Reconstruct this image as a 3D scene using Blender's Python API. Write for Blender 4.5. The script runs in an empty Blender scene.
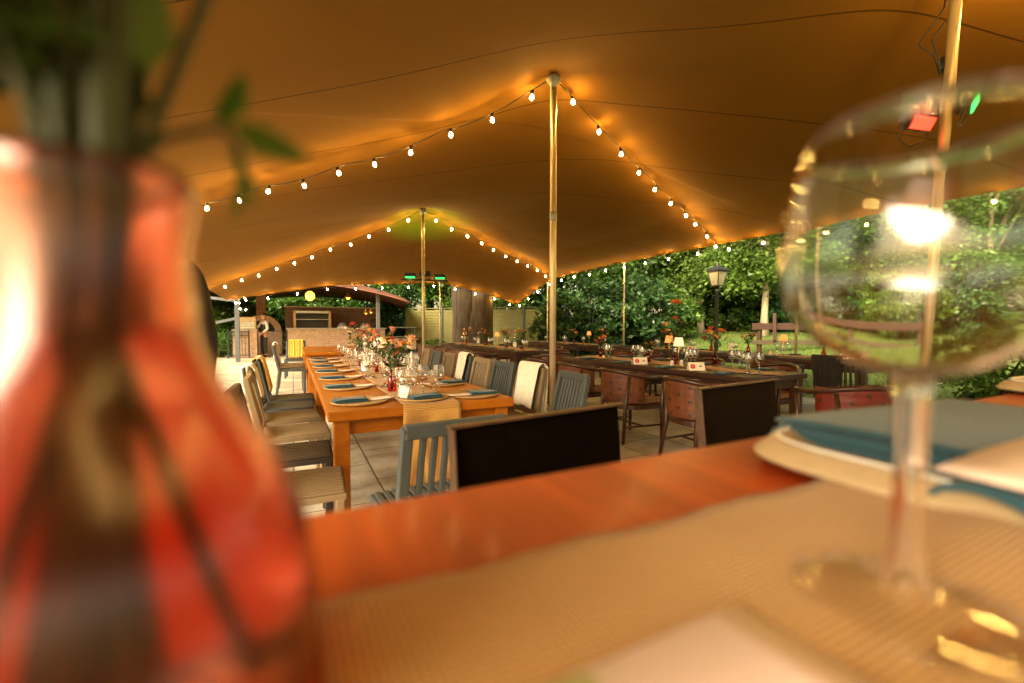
import bpy, math, random
from mathutils import Vector, Matrix
R = math.radians
sc = bpy.context.scene
C = sc.collection
PI = math.pi

# ---------------------------------------------------------------- camera frame (real place: X along the bar table, Y along the dining rows)
HC = 1.22; FP = 440.0; TH = math.atan2(219, 440); PT = math.atan2(15, 440)
Fh = Vector((math.sin(TH), math.cos(TH), 0)); Rv = Vector((math.cos(TH), -math.sin(TH), 0)); UP = Vector((0, 0, 1))
Fv = Fh*math.cos(PT) - UP*math.sin(PT); Uv = Fh*math.sin(PT) + UP*math.cos(PT)
def ray(x, y): return Fv + Rv*((x-512)/FP) + Uv*((341.5-y)/FP)
def G(x, y, h=0.0):                       # survey: the spot at height h seen at photo position x, y
    d = ray(x, y); t = (h-HC)/d.z; return (d.x*t, d.y*t)
def D(x, y, Z):                           # survey: the spot Z metres away in that direction
    d = ray(x, y); return Vector((d.x*Z, d.y*Z, HC+d.z*Z))

cam = bpy.data.cameras.new('camera'); camo = bpy.data.objects.new('camera', cam); C.objects.link(camo)
camo.location = (0, 0, HC); camo.rotation_euler = (R(90)-PT, 0, -TH)
cam.sensor_width = 36; cam.lens = 36*FP/1024; cam.clip_start = 0.01; cam.clip_end = 2000
cam.dof.use_dof = True; cam.dof.focus_distance = 4.6; cam.dof.aperture_fstop = 2.1; cam.dof.aperture_blades = 9
sc.camera = camo

# ---------------------------------------------------------------- materials
MATS = {}
def newmat(name):
    m = bpy.data.materials.new(name); m.use_nodes = True
    nt = m.node_tree; b = nt.nodes['Principled BSDF']; MATS[name] = m
    return m, nt, b
def N(nt, t, **kw):
    n = nt.nodes.new(t)
    for k, v in kw.items():
        if k in n.inputs: n.inputs[k].default_value = v
        else: setattr(n, k, v)
    return n
def rgba(c): return (c[0], c[1], c[2], 1)
def mixc(nt, fac, a, b):
    n = nt.nodes.new('ShaderNodeMix'); n.data_type = 'RGBA'
    for sock, v in ((n.inputs[0], fac), (n.inputs[6], a), (n.inputs[7], b)):
        if hasattr(v, 'is_linked') or hasattr(v, 'links'): nt.links.new(v, sock)
        elif isinstance(v, (int, float)): sock.default_value = v
        else: sock.default_value = rgba(v)
    return n.outputs[2]
def coords(nt, scale=(1, 1, 1), kind='Object'):
    tc = nt.nodes.new('ShaderNodeTexCoord'); mp = nt.nodes.new('ShaderNodeMapping')
    mp.inputs['Scale'].default_value = scale; nt.links.new(tc.outputs[kind], mp.inputs[0]); return mp.outputs[0]
def bump(nt, b, h, strength, dist=0.01):
    n = N(nt, 'ShaderNodeBump'); n.inputs['Strength'].default_value = strength; n.inputs['Distance'].default_value = dist
    nt.links.new(h, n.inputs['Height']); nt.links.new(n.outputs[0], b.inputs['Normal'])
def mat(name, col, rough=.5, metal=0, var=.2, scale=6, bmp=0, bscale=60, spec=.5, coat=0, stretch=(1, 1, 1), sheen=0, rnd=.12):
    m, nt, b = newmat(name)
    co = coords(nt, stretch)
    n = N(nt, 'ShaderNodeTexNoise', Scale=scale, Detail=5); nt.links.new(co, n.inputs['Vector'])
    rp = N(nt, 'ShaderNodeValToRGB'); rp.color_ramp.elements[0].position = .3; rp.color_ramp.elements[1].position = .7
    rp.color_ramp.elements[0].color = rgba([c*(1-var) for c in col]); rp.color_ramp.elements[1].color = rgba([min(1, c*(1+var)) for c in col])
    nt.links.new(n.outputs[0], rp.inputs[0])
    oi = N(nt, 'ShaderNodeObjectInfo'); hs = N(nt, 'ShaderNodeHueSaturation')
    mr = N(nt, 'ShaderNodeMapRange'); mr.inputs[3].default_value = 1-rnd; mr.inputs[4].default_value = 1+rnd
    nt.links.new(oi.outputs['Random'], mr.inputs[0]); nt.links.new(mr.outputs[0], hs.inputs['Value'])
    nt.links.new(rp.outputs[0], hs.inputs['Color']); nt.links.new(hs.outputs[0], b.inputs['Base Color'])
    b.inputs['Roughness'].default_value = rough; b.inputs['Metallic'].default_value = metal
    b.inputs['Specular IOR Level'].default_value = spec; b.inputs['Coat Weight'].default_value = coat
    b.inputs['Coat Roughness'].default_value = .12; b.inputs['Sheen Weight'].default_value = sheen
    if bmp:
        n2 = N(nt, 'ShaderNodeTexNoise', Scale=bscale, Detail=4); nt.links.new(co, n2.inputs['Vector']); bump(nt, b, n2.outputs[0], bmp)
    return m
def wood(name, c1, c2, stretch, scale=3, rough=.35, coat=.3, bmp=.15, spec=.5, rnd=.1):
    m, nt, b = newmat(name); co = coords(nt, stretch)
    n = N(nt, 'ShaderNodeTexNoise', Scale=scale, Detail=7, Distortion=.8); nt.links.new(co, n.inputs['Vector'])
    n3 = N(nt, 'ShaderNodeTexNoise', Scale=scale*6, Detail=3); nt.links.new(co, n3.inputs['Vector'])
    rp = N(nt, 'ShaderNodeValToRGB'); rp.color_ramp.elements[0].position = .32; rp.color_ramp.elements[1].position = .68
    rp.color_ramp.elements[0].color = rgba(c1); rp.color_ramp.elements[1].color = rgba(c2)
    nt.links.new(n.outputs[0], rp.inputs[0])
    out = mixc(nt, n3.outputs[0], rp.outputs[0], [c*.75 for c in c1])
    mx = nt.nodes[-1] if False else None
    oi = N(nt, 'ShaderNodeObjectInfo'); hs = N(nt, 'ShaderNodeHueSaturation'); mr = N(nt, 'ShaderNodeMapRange')
    mr.inputs[3].default_value = 1-rnd; mr.inputs[4].default_value = 1+rnd
    nt.links.new(oi.outputs['Random'], mr.inputs[0]); nt.links.new(mr.outputs[0], hs.inputs['Value'])
    nt.links.new(out, hs.inputs['Color']); nt.links.new(hs.outputs[0], b.inputs['Base Color'])
    b.inputs['Roughness'].default_value = rough; b.inputs['Specular IOR Level'].default_value = spec; b.inputs['Coat Weight'].default_value = coat; b.inputs['Coat Roughness'].default_value = .15
    bump(nt, b, n3.outputs[0], bmp, .004)
    return m
def glassy(name, tint=(1, 1, 1), rough=0.02, refl=.9, ior=1.5, edge=None):
    # thin-walled clear glass: what lies behind shows through, the skin mirrors by angle
    m, nt, b = newmat(name); nt.nodes.remove(b); out = nt.nodes['Material Output']
    t = N(nt, 'ShaderNodeBsdfTransparent'); t.inputs[0].default_value = rgba(tint)
    g = N(nt, 'ShaderNodeBsdfGlossy'); g.inputs['Roughness'].default_value = rough; g.inputs[0].default_value = (refl, refl, refl, 1)
    ge = N(nt, 'ShaderNodeNewGeometry'); io = N(nt, 'ShaderNodeMapRange'); io.inputs[3].default_value = ior; io.inputs[4].default_value = 1/ior; nt.links.new(ge.outputs['Backfacing'], io.inputs[0])
    f = N(nt, 'ShaderNodeFresnel'); nt.links.new(io.outputs[0], f.inputs[0])
    if edge:
        lw = N(nt, 'ShaderNodeLayerWeight'); lw.inputs[0].default_value = .25; nt.links.new(mixc(nt, lw.outputs['Facing'], tint, edge), t.inputs[0])   # more glass in the path at the rims
    mx = N(nt, 'ShaderNodeMixShader'); nt.links.new(f.outputs[0], mx.inputs[0]); nt.links.new(t.outputs[0], mx.inputs[1]); nt.links.new(g.outputs[0], mx.inputs[2])
    nt.links.new(mx.outputs[0], out.inputs[0]); return m
def refract(name, col, rough=0.0, ior=1.45):
    m, nt, b = newmat(name); b.inputs['Base Color'].default_value = rgba(col); b.inputs['Transmission Weight'].default_value = 1
    b.inputs['Roughness'].default_value = rough; b.inputs['IOR'].default_value = ior; return m
def glow(name, col, strength, base=(.8, .8, .8)):
    m, nt, b = newmat(name); b.inputs['Base Color'].default_value = rgba(base)
    b.inputs['Emission Color'].default_value = rgba(col); b.inputs['Emission Strength'].default_value = strength; return m
def leafmat(name, dark, light, tr=.35, rough=.5):
    m, nt, b = newmat(name); out = nt.nodes['Material Output']
    ge = N(nt, 'ShaderNodeNewGeometry'); rp = N(nt, 'ShaderNodeValToRGB')
    rp.color_ramp.elements[0].color = rgba(dark); rp.color_ramp.elements[1].color = rgba(light)
    nt.links.new(ge.outputs['Random Per Island'], rp.inputs[0])
    co = coords(nt); n = N(nt, 'ShaderNodeTexNoise', Scale=.7, Detail=2); nt.links.new(co, n.inputs['Vector'])
    mr = N(nt, 'ShaderNodeMapRange'); mr.inputs[1].default_value = .3; mr.inputs[2].default_value = .7; mr.inputs[3].default_value = .6; mr.inputs[4].default_value = 1.4
    nt.links.new(n.outputs[0], mr.inputs[0])
    oi = N(nt, 'ShaderNodeObjectInfo'); hs = N(nt, 'ShaderNodeHueSaturation'); m2 = N(nt, 'ShaderNodeMapRange'); m2.inputs[3].default_value = .475; m2.inputs[4].default_value = .515
    nt.links.new(oi.outputs['Random'], m2.inputs[0]); nt.links.new(m2.outputs[0], hs.inputs['Hue'])
    nt.links.new(mr.outputs[0], hs.inputs['Value']); nt.links.new(rp.outputs[0], hs.inputs['Color'])
    nt.links.new(hs.outputs[0], b.inputs['Base Color']); b.inputs['Roughness'].default_value = rough
    t = N(nt, 'ShaderNodeBsdfTranslucent'); nt.links.new(hs.outputs[0], t.inputs[0])
    mx = N(nt, 'ShaderNodeMixShader'); mx.inputs[0].default_value = tr
    nt.links.new(b.outputs[0], mx.inputs[1]); nt.links.new(t.outputs[0], mx.inputs[2]); nt.links.new(mx.outputs[0], out.inputs[0]); return m
def brick(name, c1, c2, mortar, bw=.22, bh=.075, ms=.012, rough=.85, offset=.5):
    m, nt, b = newmat(name); tc = N(nt, 'ShaderNodeTexCoord'); sp = N(nt, 'ShaderNodeSeparateXYZ'); nt.links.new(tc.outputs['Object'], sp.inputs[0])
    ad = N(nt, 'ShaderNodeMath'); ad.operation = 'ADD'; nt.links.new(sp.outputs[0], ad.inputs[0]); nt.links.new(sp.outputs[1], ad.inputs[1])
    cb = N(nt, 'ShaderNodeCombineXYZ'); nt.links.new(ad.outputs[0], cb.inputs[0]); nt.links.new(sp.outputs[2], cb.inputs[1])
    br = N(nt, 'ShaderNodeTexBrick'); br.offset = offset
    br.inputs['Color1'].default_value = rgba(c1); br.inputs['Color2'].default_value = rgba(c2); br.inputs['Mortar'].default_value = rgba(mortar)
    br.inputs['Scale'].default_value = 1; br.inputs['Mortar Size'].default_value = ms; br.inputs['Brick Width'].default_value = bw; br.inputs['Row Height'].default_value = bh
    nt.links.new(cb.outputs[0], br.inputs['Vector'])
    n = N(nt, 'ShaderNodeTexNoise', Scale=9, Detail=5); nt.links.new(tc.outputs['Object'], n.inputs['Vector'])
    hs = N(nt, 'ShaderNodeHueSaturation'); mr = N(nt, 'ShaderNodeMapRange'); mr.inputs[3].default_value = .6; mr.inputs[4].default_value = 1.4
    nt.links.new(n.outputs[0], mr.inputs[0]); nt.links.new(mr.outputs[0], hs.inputs['Value']); nt.links.new(br.outputs[0], hs.inputs['Color'])
    nt.links.new(hs.outputs[0], b.inputs['Base Color']); b.inputs['Roughness'].default_value = rough
    inv = N(nt, 'ShaderNodeMath'); inv.operation = 'SUBTRACT'; inv.inputs[0].default_value = 1; nt.links.new(br.outputs['Fac'], inv.inputs[1]); bump(nt, b, inv.outputs[0], .5, .01)
    return m

# ---------------------------------------------------------------- mesh builder
class MB:
    def __init__(s): s.v = []; s.f = []; s.sm = []
    def add(s, vs, fs, smooth=False, M=None):
        o = len(s.v)
        for p in vs:
            p = Vector(p); s.v.append(M @ p if M is not None else p)
        for f in fs: s.f.append(tuple(i+o for i in f)); s.sm.append(smooth)
        return s
    def box(s, c, d, rz=0, rx=0, ry=0):
        x, y, z = d[0]/2, d[1]/2, d[2]/2
        M = Matrix.Translation(c) @ Matrix.Rotation(rz, 4, 'Z') @ Matrix.Rotation(ry, 4, 'Y') @ Matrix.Rotation(rx, 4, 'X')
        return s.add([(-x,-y,-z),(x,-y,-z),(x,y,-z),(-x,y,-z),(-x,-y,z),(x,-y,z),(x,y,z),(-x,y,z)],
                     [(0,3,2,1),(4,5,6,7),(0,1,5,4),(1,2,6,5),(2,3,7,6),(3,0,4,7)], False, M)
    def bar(s, p0, p1, w, t, up=(0,0,1)):            # rectangular bar between two points
        p0 = Vector(p0); p1 = Vector(p1); d = p1-p0; L = d.length; d.normalize()
        up = Vector(up); a = d.cross(up)
        if a.length < 1e-4: a = d.cross(Vector((0,1,0)))
        a.normalize(); b = a.cross(d)
        vs = []
        for p in (p0, p1):
            for i, j in ((-1,-1),(1,-1),(1,1),(-1,1)): vs.append(p+a*(i*w/2)+b*(j*t/2))
        return s.add(vs, [(0,1,2,3),(7,6,5,4),(0,4,5,1),(1,5,6,2),(2,6,7,3),(3,7,4,0)])
    def tube(s, pts, r, n=8, cap=True):
        pts = [Vector(p) for p in pts]; m = len(pts); rs = r if isinstance(r, (list, tuple)) else [r]*m
        vs = []; ref = None
        for i, p in enumerate(pts):
            d = (pts[min(i+1, m-1)]-pts[max(i-1, 0)]).normalized()
            if ref is None:
                ref = d.cross(Vector((0,0,1)))
                if ref.length < 1e-3: ref = d.cross(Vector((1,0,0)))
            a = (ref - d*ref.dot(d)).normalized(); ref = a; b = d.cross(a)
            for k in range(n):
                t = 2*PI*k/n; vs.append(p+(a*math.cos(t)+b*math.sin(t))*rs[i])
        fs = []
        for i in range(m-1):
            for k in range(n): k2 = (k+1) % n; fs.append((i*n+k, i*n+k2, (i+1)*n+k2, (i+1)*n+k))
        s.add(vs, fs, True)
        if cap:
            o = len(s.v)-len(vs); s.f.append(tuple(o+k for k in reversed(range(n)))); s.sm.append(False)
            s.f.append(tuple(o+(m-1)*n+k for k in range(n))); s.sm.append(False)
        return s
    def cyl(s, p0, p1, r0, r1=None, n=14): return s.tube([p0, p1], [r0, r0 if r1 is None else r1], n)
    def lathe(s, prof, n=24, c=(0,0,0), smooth=True, closed=False):
        vs = []; c = Vector(c)
        for (r, z) in prof:
            for k in range(n): t = 2*PI*k/n; vs.append(c+Vector((r*math.cos(t), r*math.sin(t), z)))
        m = len(prof); fs = []
        for i in range(m if closed else m-1):
            j = (i+1) % m
            for k in range(n): k2 = (k+1) % n; fs.append((i*n+k, i*n+k2, j*n+k2, j*n+k))
        return s.add(vs, fs, smooth)
    def ball(s, c, r, n=12, m=8, sc_=(1,1,1), M=None):
        vs = []; fs = []; c = Vector(c)
        for i in range(m+1):
            a = PI*i/m
            for k in range(n): t = 2*PI*k/n; vs.append(c+Vector((r*sc_[0]*math.sin(a)*math.cos(t), r*sc_[1]*math.sin(a)*math.sin(t), r*sc_[2]*math.cos(a))))
        for i in range(m):
            for k in range(n): k2 = (k+1) % n; fs.append((i*n+k, (i+1)*n+k, (i+1)*n+k2, i*n+k2))
        return s.add(vs, fs, True, M)
    def sheet(s, fn, nu, nv, th=0, smooth=True):     # fn(a, b) -> point, a, b in 0..1; th: real thickness downward
        top = [Vector(fn(i/nu, j/nv)) for i in range(nu+1) for j in range(nv+1)]
        fs = [(i*(nv+1)+j, (i+1)*(nv+1)+j, (i+1)*(nv+1)+j+1, i*(nv+1)+j+1) for i in range(nu) for j in range(nv)]
        if not th: return s.add(top, fs, smooth)
        nrm = []
        for i in range(nu+1):
            for j in range(nv+1):
                du = top[min(i+1, nu)*(nv+1)+j]-top[max(i-1, 0)*(nv+1)+j]; dv = top[i*(nv+1)+min(j+1, nv)]-top[i*(nv+1)+max(j-1, 0)]
                nrm.append(du.cross(dv).normalized())
        K = len(top); vs = top+[p-nn*th for p, nn in zip(top, nrm)]
        fs = fs+[tuple(reversed([q+K for q in f])) for f in fs]
        W = nv+1
        for i in range(nu):
            fs.append((i*W, i*W+K, (i+1)*W+K, (i+1)*W)); a = i*W+nv; b = (i+1)*W+nv; fs.append((b, b+K, a+K, a))
        for j in range(nv):
            fs.append((j+1, j+1+K, j+K, j)); a = nu*W+j; fs.append((a, a+K, a+1+K, a+1))
        return s.add(vs, fs, smooth)
    def prism(s, poly, z0, z1, smooth=False):
        n = len(poly); vs = [(x, y, z0) for x, y in poly]+[(x, y, z1) for x, y in poly]
        fs = [tuple(reversed(range(n))), tuple(range(n, 2*n))]+[(i, (i+1) % n, n+(i+1) % n, n+i) for i in range(n)]
        return s.add(vs, fs, smooth)
    def build(s, name, m, parent=None, loc=(0,0,0), rz=0, bevel=0, seg=2):
        me = bpy.data.meshes.new(name); me.from_pydata([tuple(p) for p in s.v], [], s.f); me.update()
        me.polygons.foreach_set('use_smooth', s.sm)
        o = bpy.data.objects.new(name, me); C.objects.link(o); me.materials.append(m)
        o.location = loc; o.rotation_euler = (0, 0, rz)
        if parent: o.parent = parent
        if bevel:
            b = o.modifiers.new('bevel', 'BEVEL'); b.width = bevel; b.segments = seg; b.limit_method = 'ANGLE'; b.angle_limit = R(40)
        return o
def tag(o, label=None, cat=None, group=None, kind=None):
    if label: o['label'] = label
    if cat: o['category'] = cat
    if group: o['group'] = group
    if kind: o['kind'] = kind
    return o
def thing(name, label, cat, loc=(0,0,0), rz=0, group=None):
    o = bpy.data.objects.new(name, None); C.objects.link(o); o.location = loc; o.rotation_euler = (0,0,rz); o.empty_display_size = .1
    return tag(o, label, cat, group)
KIDS = {}
def copy_tree(o, parent=None):
    c = o.copy(); C.objects.link(c)
    if parent: c.parent = parent
    for ch in [x for x in bpy.data.objects if x.parent == o] if o.name not in KIDS else KIDS[o.name]: copy_tree(ch, c)
    return c
def kids(o):
    KIDS[o.name] = [x for x in bpy.data.objects if x.parent == o]
    for k in KIDS[o.name]: kids(k)
def place(proto, used, loc, rz, label, group=None):
    if proto.name not in KIDS: kids(proto)
    if not used.get(proto.name): o = proto; used[proto.name] = 1
    else: o = copy_tree(proto)
    o.location = loc; o.rotation_euler = (0, 0, rz); o['label'] = label
    if group: o['group'] = group
    return o
USED = {}
ORD = ['first','second','third','fourth','fifth','sixth','seventh','eighth','ninth','tenth','eleventh','twelfth']

# ---------------------------------------------------------------- palette
m_teak = wood('varnished_orange_wood', (.30,.085,.003), (.42,.135,.003), (1.2,9,9), 2.2, .45, .04, .1, .22)
m_bar = wood('glossy_bar_wood', (.24,.022,.0003), (.50,.075,.001), (7,.6,7), 2.0, .45, .05, .05, .3)
m_darkwood = wood('dark_red_wood', (.030,.0075,.0022), (.062,.017,.004), (1.5,8,8), 3, .4, .12, .15)
m_black = wood('near_black_wood', (.003,.0016,.001), (.006,.0032,.002), (2,8,8), 3, .8, 0, .1, .02)
m_edge = mat('lit_wood_edge', (.055,.023,.008), .5, var=.35, scale=30)  # paler colour stands in for light along the stool back edges
m_taupe = mat('taupe_resin', (.155,.105,.055), .5, var=.08, scale=12, bmp=.05, bscale=200)
m_cream = mat('pale_resin', (.20,.145,.08), .5, var=.08, scale=12, bmp=.05, bscale=200)
m_grey = mat('blue_grey_resin', (.036,.045,.048), .5, var=.1, scale=12, bmp=.05, bscale=200)
m_char = mat('charcoal_resin', (.026,.019,.015), .5, var=.12, scale=12, bmp=.05, bscale=200)
m_leather = mat('red_brown_leather', (.105,.027,.006), .5, var=.2, scale=8, bmp=.2, bscale=90)
m_oxblood = mat('oxblood_leather', (.13,.009,.003), .4, var=.15, scale=12, bmp=.2, bscale=90)
m_seat = mat('tan_seat_leather', (.18,.09,.03), .5, var=.2, scale=10, bmp=.1)
m_napkin = mat('teal_napkin_cloth', (.012,.062,.090), .9, var=.12, scale=20, bmp=.2, bscale=500, sheen=.15)
m_menu = mat('blush_menu_card', (.80,.65,.58), .7, var=.06, scale=14)
m_white = mat('white_card', (.78,.76,.72), .6, var=.03)
m_throw_w = mat('ivory_throw_fabric', (.72,.66,.54), .9, var=.08, scale=20, bmp=.3, bscale=180, sheen=.4)
m_throw_y = mat('mustard_throw_fabric', (.66,.34,.04), .9, var=.15, scale=20, bmp=.3, bscale=180, sheen=.4)
m_mat = mat('straw_placemat', (.40,.25,.10), .8, var=.2, scale=40, bmp=.3, bscale=200)
m_brass = mat('brass', (.62,.40,.12), .3, metal=1, var=.1)
m_steel = mat('galvanised_steel', (.35,.36,.36), .45, metal=.6, var=.2, scale=10)
m_iron = mat('black_iron', (.012,.012,.012), .5, var=.2)
m_pole = mat('aluminium_pole', (.62,.52,.36), .35, metal=.55, var=.1, scale=3)
m_cord = mat('black_cable', (.012,.010,.008), .6, var=.1)
m_foot = glassy('clear_foot_glass', ior=1.6, edge=(.80,.74,.62))
m_glass = glassy('clear_glass', ior=1.75, edge=(.62,.56,.48))
m_solidglass = refract('solid_glass', (.985,.985,.975), ior=1.52)
m_redglass = glassy('red_bottle_glass', (.80,.16,.10), .03)
m_bulb = glow('lit_bulb', (1, .58, .14), 165)
m_shade = glow('lit_lamp_shade', (1, .36, .07), .28, (.55,.32,.14))
m_shade_w = glow('pale_lit_shade', (1, .70, .38), .25, (.85,.8,.7))
m_stem = mat('flower_stem', (.030,.045,.010), .6, var=.3)
m_leaf = leafmat('bouquet_leaf', (.016,.050,.010), (.07,.15,.024), .45)

# ---------------------------------------------------------------- world and sun
w = bpy.data.worlds.new('World'); sc.world = w; w.use_nodes = True; nt = w.node_tree
bg = nt.nodes['Background']; sky = nt.nodes.new('ShaderNodeTexSky'); sky.sky_type = 'NISHITA'; sky.sun_disc = False
SUN_EL = R(34); SUN_DIR = Vector((-.90, -.42, 0)).normalized()         # towards the sun: from the open left side
sky.sun_elevation = SUN_EL; sky.sun_rotation = math.atan2(SUN_DIR.x, SUN_DIR.y); sky.dust_density = 4; sky.ozone_density = .6; sky.air_density = 1.2
wm = nt.nodes.new('ShaderNodeMix'); wm.data_type = 'RGBA'; wm.blend_type = 'MULTIPLY'; wm.inputs[0].default_value = 1; wm.inputs[7].default_value = (1, .84, .56, 1)   # warm white balance of overcast evening light
nt.links.new(sky.outputs[0], wm.inputs[6]); nt.links.new(wm.outputs[2], bg.inputs[0]); bg.inputs[1].default_value = .15
sl = bpy.data.lights.new('sun', 'SUN'); sl.energy = 4.0; sl.angle = R(45); sl.color = (1, .87, .66)
so = bpy.data.objects.new('sun', sl); C.objects.link(so)
dirv = -(SUN_DIR*math.cos(SUN_EL)+UP*math.sin(SUN_EL)); so.rotation_euler = dirv.to_track_quat('-Z', 'Y').to_euler()
so.location = (-20, 10, 20)

# ---------------------------------------------------------------- ground
m, nt, b = newmat('lawn_grass'); co = coords(nt)
n1 = N(nt, 'ShaderNodeTexNoise', Scale=.5, Detail=6); nt.links.new(co, n1.inputs['Vector'])
n2 = N(nt, 'ShaderNodeTexNoise', Scale=30, Detail=4); nt.links.new(co, n2.inputs['Vector'])
c1 = mixc(nt, n1.outputs[0], (.07,.125,.010), (.16,.19,.018)); c2 = mixc(nt, n2.outputs[0], (.04,.08,.008), c1)
nt.links.new(c2, b.inputs['Base Color']); b.inputs['Roughness'].default_value = .9; bump(nt, b, n2.outputs[0], .8, .03)
def gz(x):                                 # the lawn rises gently beyond the terrace
    return -.02+.95*(lambda t: t*t*(3-2*t))(min(1, max(0, (x-7.6)/11.5)))
XS = [-220,-60,-20,0,7.6]+[7.6+11.5*k/14 for k in range(1,15)]+[40,120,220]
lw_m = MB(); nx_ = len(XS); YS = [-120,-40,-5,5,15,25,45,120,320]
lw_m.add([(x, y, gz(x)) for x in XS for y in YS], [(i*9+j, (i+1)*9+j, (i+1)*9+j+1, i*9+j+1) for i in range(nx_-1) for j in range(8)], True)
tag(lw_m.build('lawn', m), kind='structure')
m, nt, b = newmat('sandstone_paving'); co = coords(nt)
br = N(nt, 'ShaderNodeTexBrick'); br.offset = .5; br.inputs['Color1'].default_value = (.52,.47,.37,1); br.inputs['Color2'].default_value = (.42,.375,.29,1)
br.inputs['Mortar'].default_value = (.12,.095,.06,1); br.inputs['Scale'].default_value = 1; br.inputs['Mortar Size'].default_value = .008
br.inputs['Brick Width'].default_value = .9; br.inputs['Row Height'].default_value = .6; br.inputs['Mortar Smooth'].default_value = .3
nn = N(nt, 'ShaderNodeTexNoise', Scale=1.5, Detail=2); nt.links.new(co, nn.inputs['Vector'])
vm = N(nt, 'ShaderNodeVectorMath'); vm.operation = 'MULTIPLY_ADD'; vm.inputs[1].default_value = (.02,.02,.02); nt.links.new(nn.outputs[1], vm.inputs[0]); nt.links.new(co, vm.inputs[2])
rot = N(nt, 'ShaderNodeMapping'); rot.inputs['Rotation'].default_value = (0,0,R(90)); nt.links.new(vm.outputs[0], rot.inputs[0]); nt.links.new(rot.outputs[0], br.inputs['Vector'])
n1 = N(nt, 'ShaderNodeTexNoise', Scale=2.2, Detail=8, Roughness=.65); nt.links.new(co, n1.inputs['Vector'])
rp = N(nt, 'ShaderNodeValToRGB'); rp.color_ramp.elements[0].position = .32; rp.color_ramp.elements[1].position = .62
rp.color_ramp.elements[0].color = (.40,.34,.27,1); rp.color_ramp.elements[1].color = (1.08,1.06,1.04,1); nt.links.new(n1.outputs[0], rp.inputs[0])
mu = N(nt, 'ShaderNodeMix'); mu.data_type = 'RGBA'; mu.blend_type = 'MULTIPLY'; mu.inputs[0].default_value = .8
nt.links.new(br.outputs[0], mu.inputs[6]); nt.links.new(rp.outputs[0], mu.inputs[7]); nt.links.new(mu.outputs[2], b.inputs['Base Color'])
b.inputs['Roughness'].default_value = .6
n3 = N(nt, 'ShaderNodeTexNoise', Scale=25, Detail=5); nt.links.new(co, n3.inputs['Vector'])
iv = N(nt, 'ShaderNodeMath'); iv.operation = 'MULTIPLY_ADD'; iv.inputs[1].default_value = -1.5; nt.links.new(br.outputs['Fac'], iv.inputs[0]); nt.links.new(n3.outputs[0], iv.inputs[2])
bump(nt, b, iv.outputs[0], .35, .01)
tag(MB().box((1.6, 8.5, -.06), (12.6, 27, .12)).build('patio', m, bevel=.01), kind='structure')

# ---------------------------------------------------------------- stretch tent
PK = [(2.55, 4.12, 3.93), (2.66, 9.85, 3.88), (4.42, 1.52, 4.0), (1.2, -3.0, 3.9)]
def lerp(a, b, t): return a+(b-a)*t
def poly(pts, t):
    for i in range(len(pts)-1):
        if t <= pts[i+1][0]:
            s = (t-pts[i][0])/(pts[i+1][0]-pts[i][0]); s = s*s*(3-2*s)
            return [lerp(x, y, s) for x, y in zip(pts[i][1:], pts[i+1][1:])]
    return list(pts[-1][1:])
# edges as (t, x, y, z)
E_left = [(0,-2.6,-5.5,2.5),(.25,-2.75,0,2.75),(.5,-2.7,5,2.75),(.75,-2.45,10,2.62),(1,-1.75,15.4,2.0)]
E_right = [(0,7.9,-5.5,2.6),(.25,8.0,-.5,2.9),(.5,8.0,5.2,2.93),(.72,8.0,10,2.95),(.86,8.0,13,2.86),(1,8.05,15.7,2.1)]
E_far = [(0,-1.75,15.4,2.0),(.27,1.0,15.0,2.5),(.5,3.3,15.0,2.66),(.65,4.7,15.0,2.76),(.85,6.6,15.3,2.45),(1,8.05,15.7,2.1)]
E_near = [(0,-2.6,-5.5,2.5),(.5,2.6,-5.2,2.8),(1,7.9,-5.5,2.6)]
def coons(a, b):
    L = poly(E_left, b); Rr = poly(E_right, b); F = poly(E_far, a); Nn = poly(E_near, a)
    c00 = E_left[0][1:]; c01 = E_left[-1][1:]; c10 = E_right[0][1:]; c11 = E_right[-1][1:]
    return [(1-a)*L[i]+a*Rr[i]+(1-b)*Nn[i]+b*F[i]-((1-a)*(1-b)*c00[i]+a*(1-b)*c10[i]+(1-a)*b*c01[i]+a*b*c11[i]) for i in range(3)]
def bumpf(d): return math.exp(-(math.sqrt(d*d+.05)-.22)/1.55)
def ksolve(A, y):
    n = len(y); A = [r[:]+[y[i]] for i, r in enumerate(A)]
    for i in range(n):
        p = max(range(i, n), key=lambda k: abs(A[k][i])); A[i], A[p] = A[p], A[i]
        for k in range(n):
            if k != i:
                f = A[k][i]/A[i][i]; A[k] = [x-f*z for x, z in zip(A[k], A[i])]
    return [A[i][n]/A[i][i] for i in range(n)]
NA, NB = 120, 200
GRID = [[coons(i/NA, j/NB) for j in range(NB+1)] for i in range(NA+1)]
def near_base(x, y):
    a = min(1, max(0, (x+2.6)/10.6)); b = min(1, max(0, (y+5.4)/20.8))
    for _ in range(12):
        p = coons(a, b); a = min(1, max(0, a+(x-p[0])/10.6)); b = min(1, max(0, b+(y-p[1])/20.8))
    return a, b, coons(a, b)[2]
def edgew(a, b):
    d = min(a*10.5, (1-a)*10.5, b*20, (1-b)*20); return min(1, d/1.8)
def raww(x, y, a, b): return edgew(a, b)
AMP = ksolve([[bumpf(math.hypot(p[0]-q[0], p[1]-q[1])) for q in PK] for p in PK], [p[2]-near_base(p[0], p[1])[2]-.06 for p in PK])
def lift(x, y, a, b):
    e = edgew(a, b); e = e*e*(3-2*e)
    return e*(.06+sum(A*bumpf(math.hypot(x-q[0], y-q[1])) for A, q in zip(AMP, PK)))
def tent_z(x, y):
    a, b, z = near_base(x, y); return z+lift(x, y, a, b)
tm = MB()
vs = []
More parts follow.
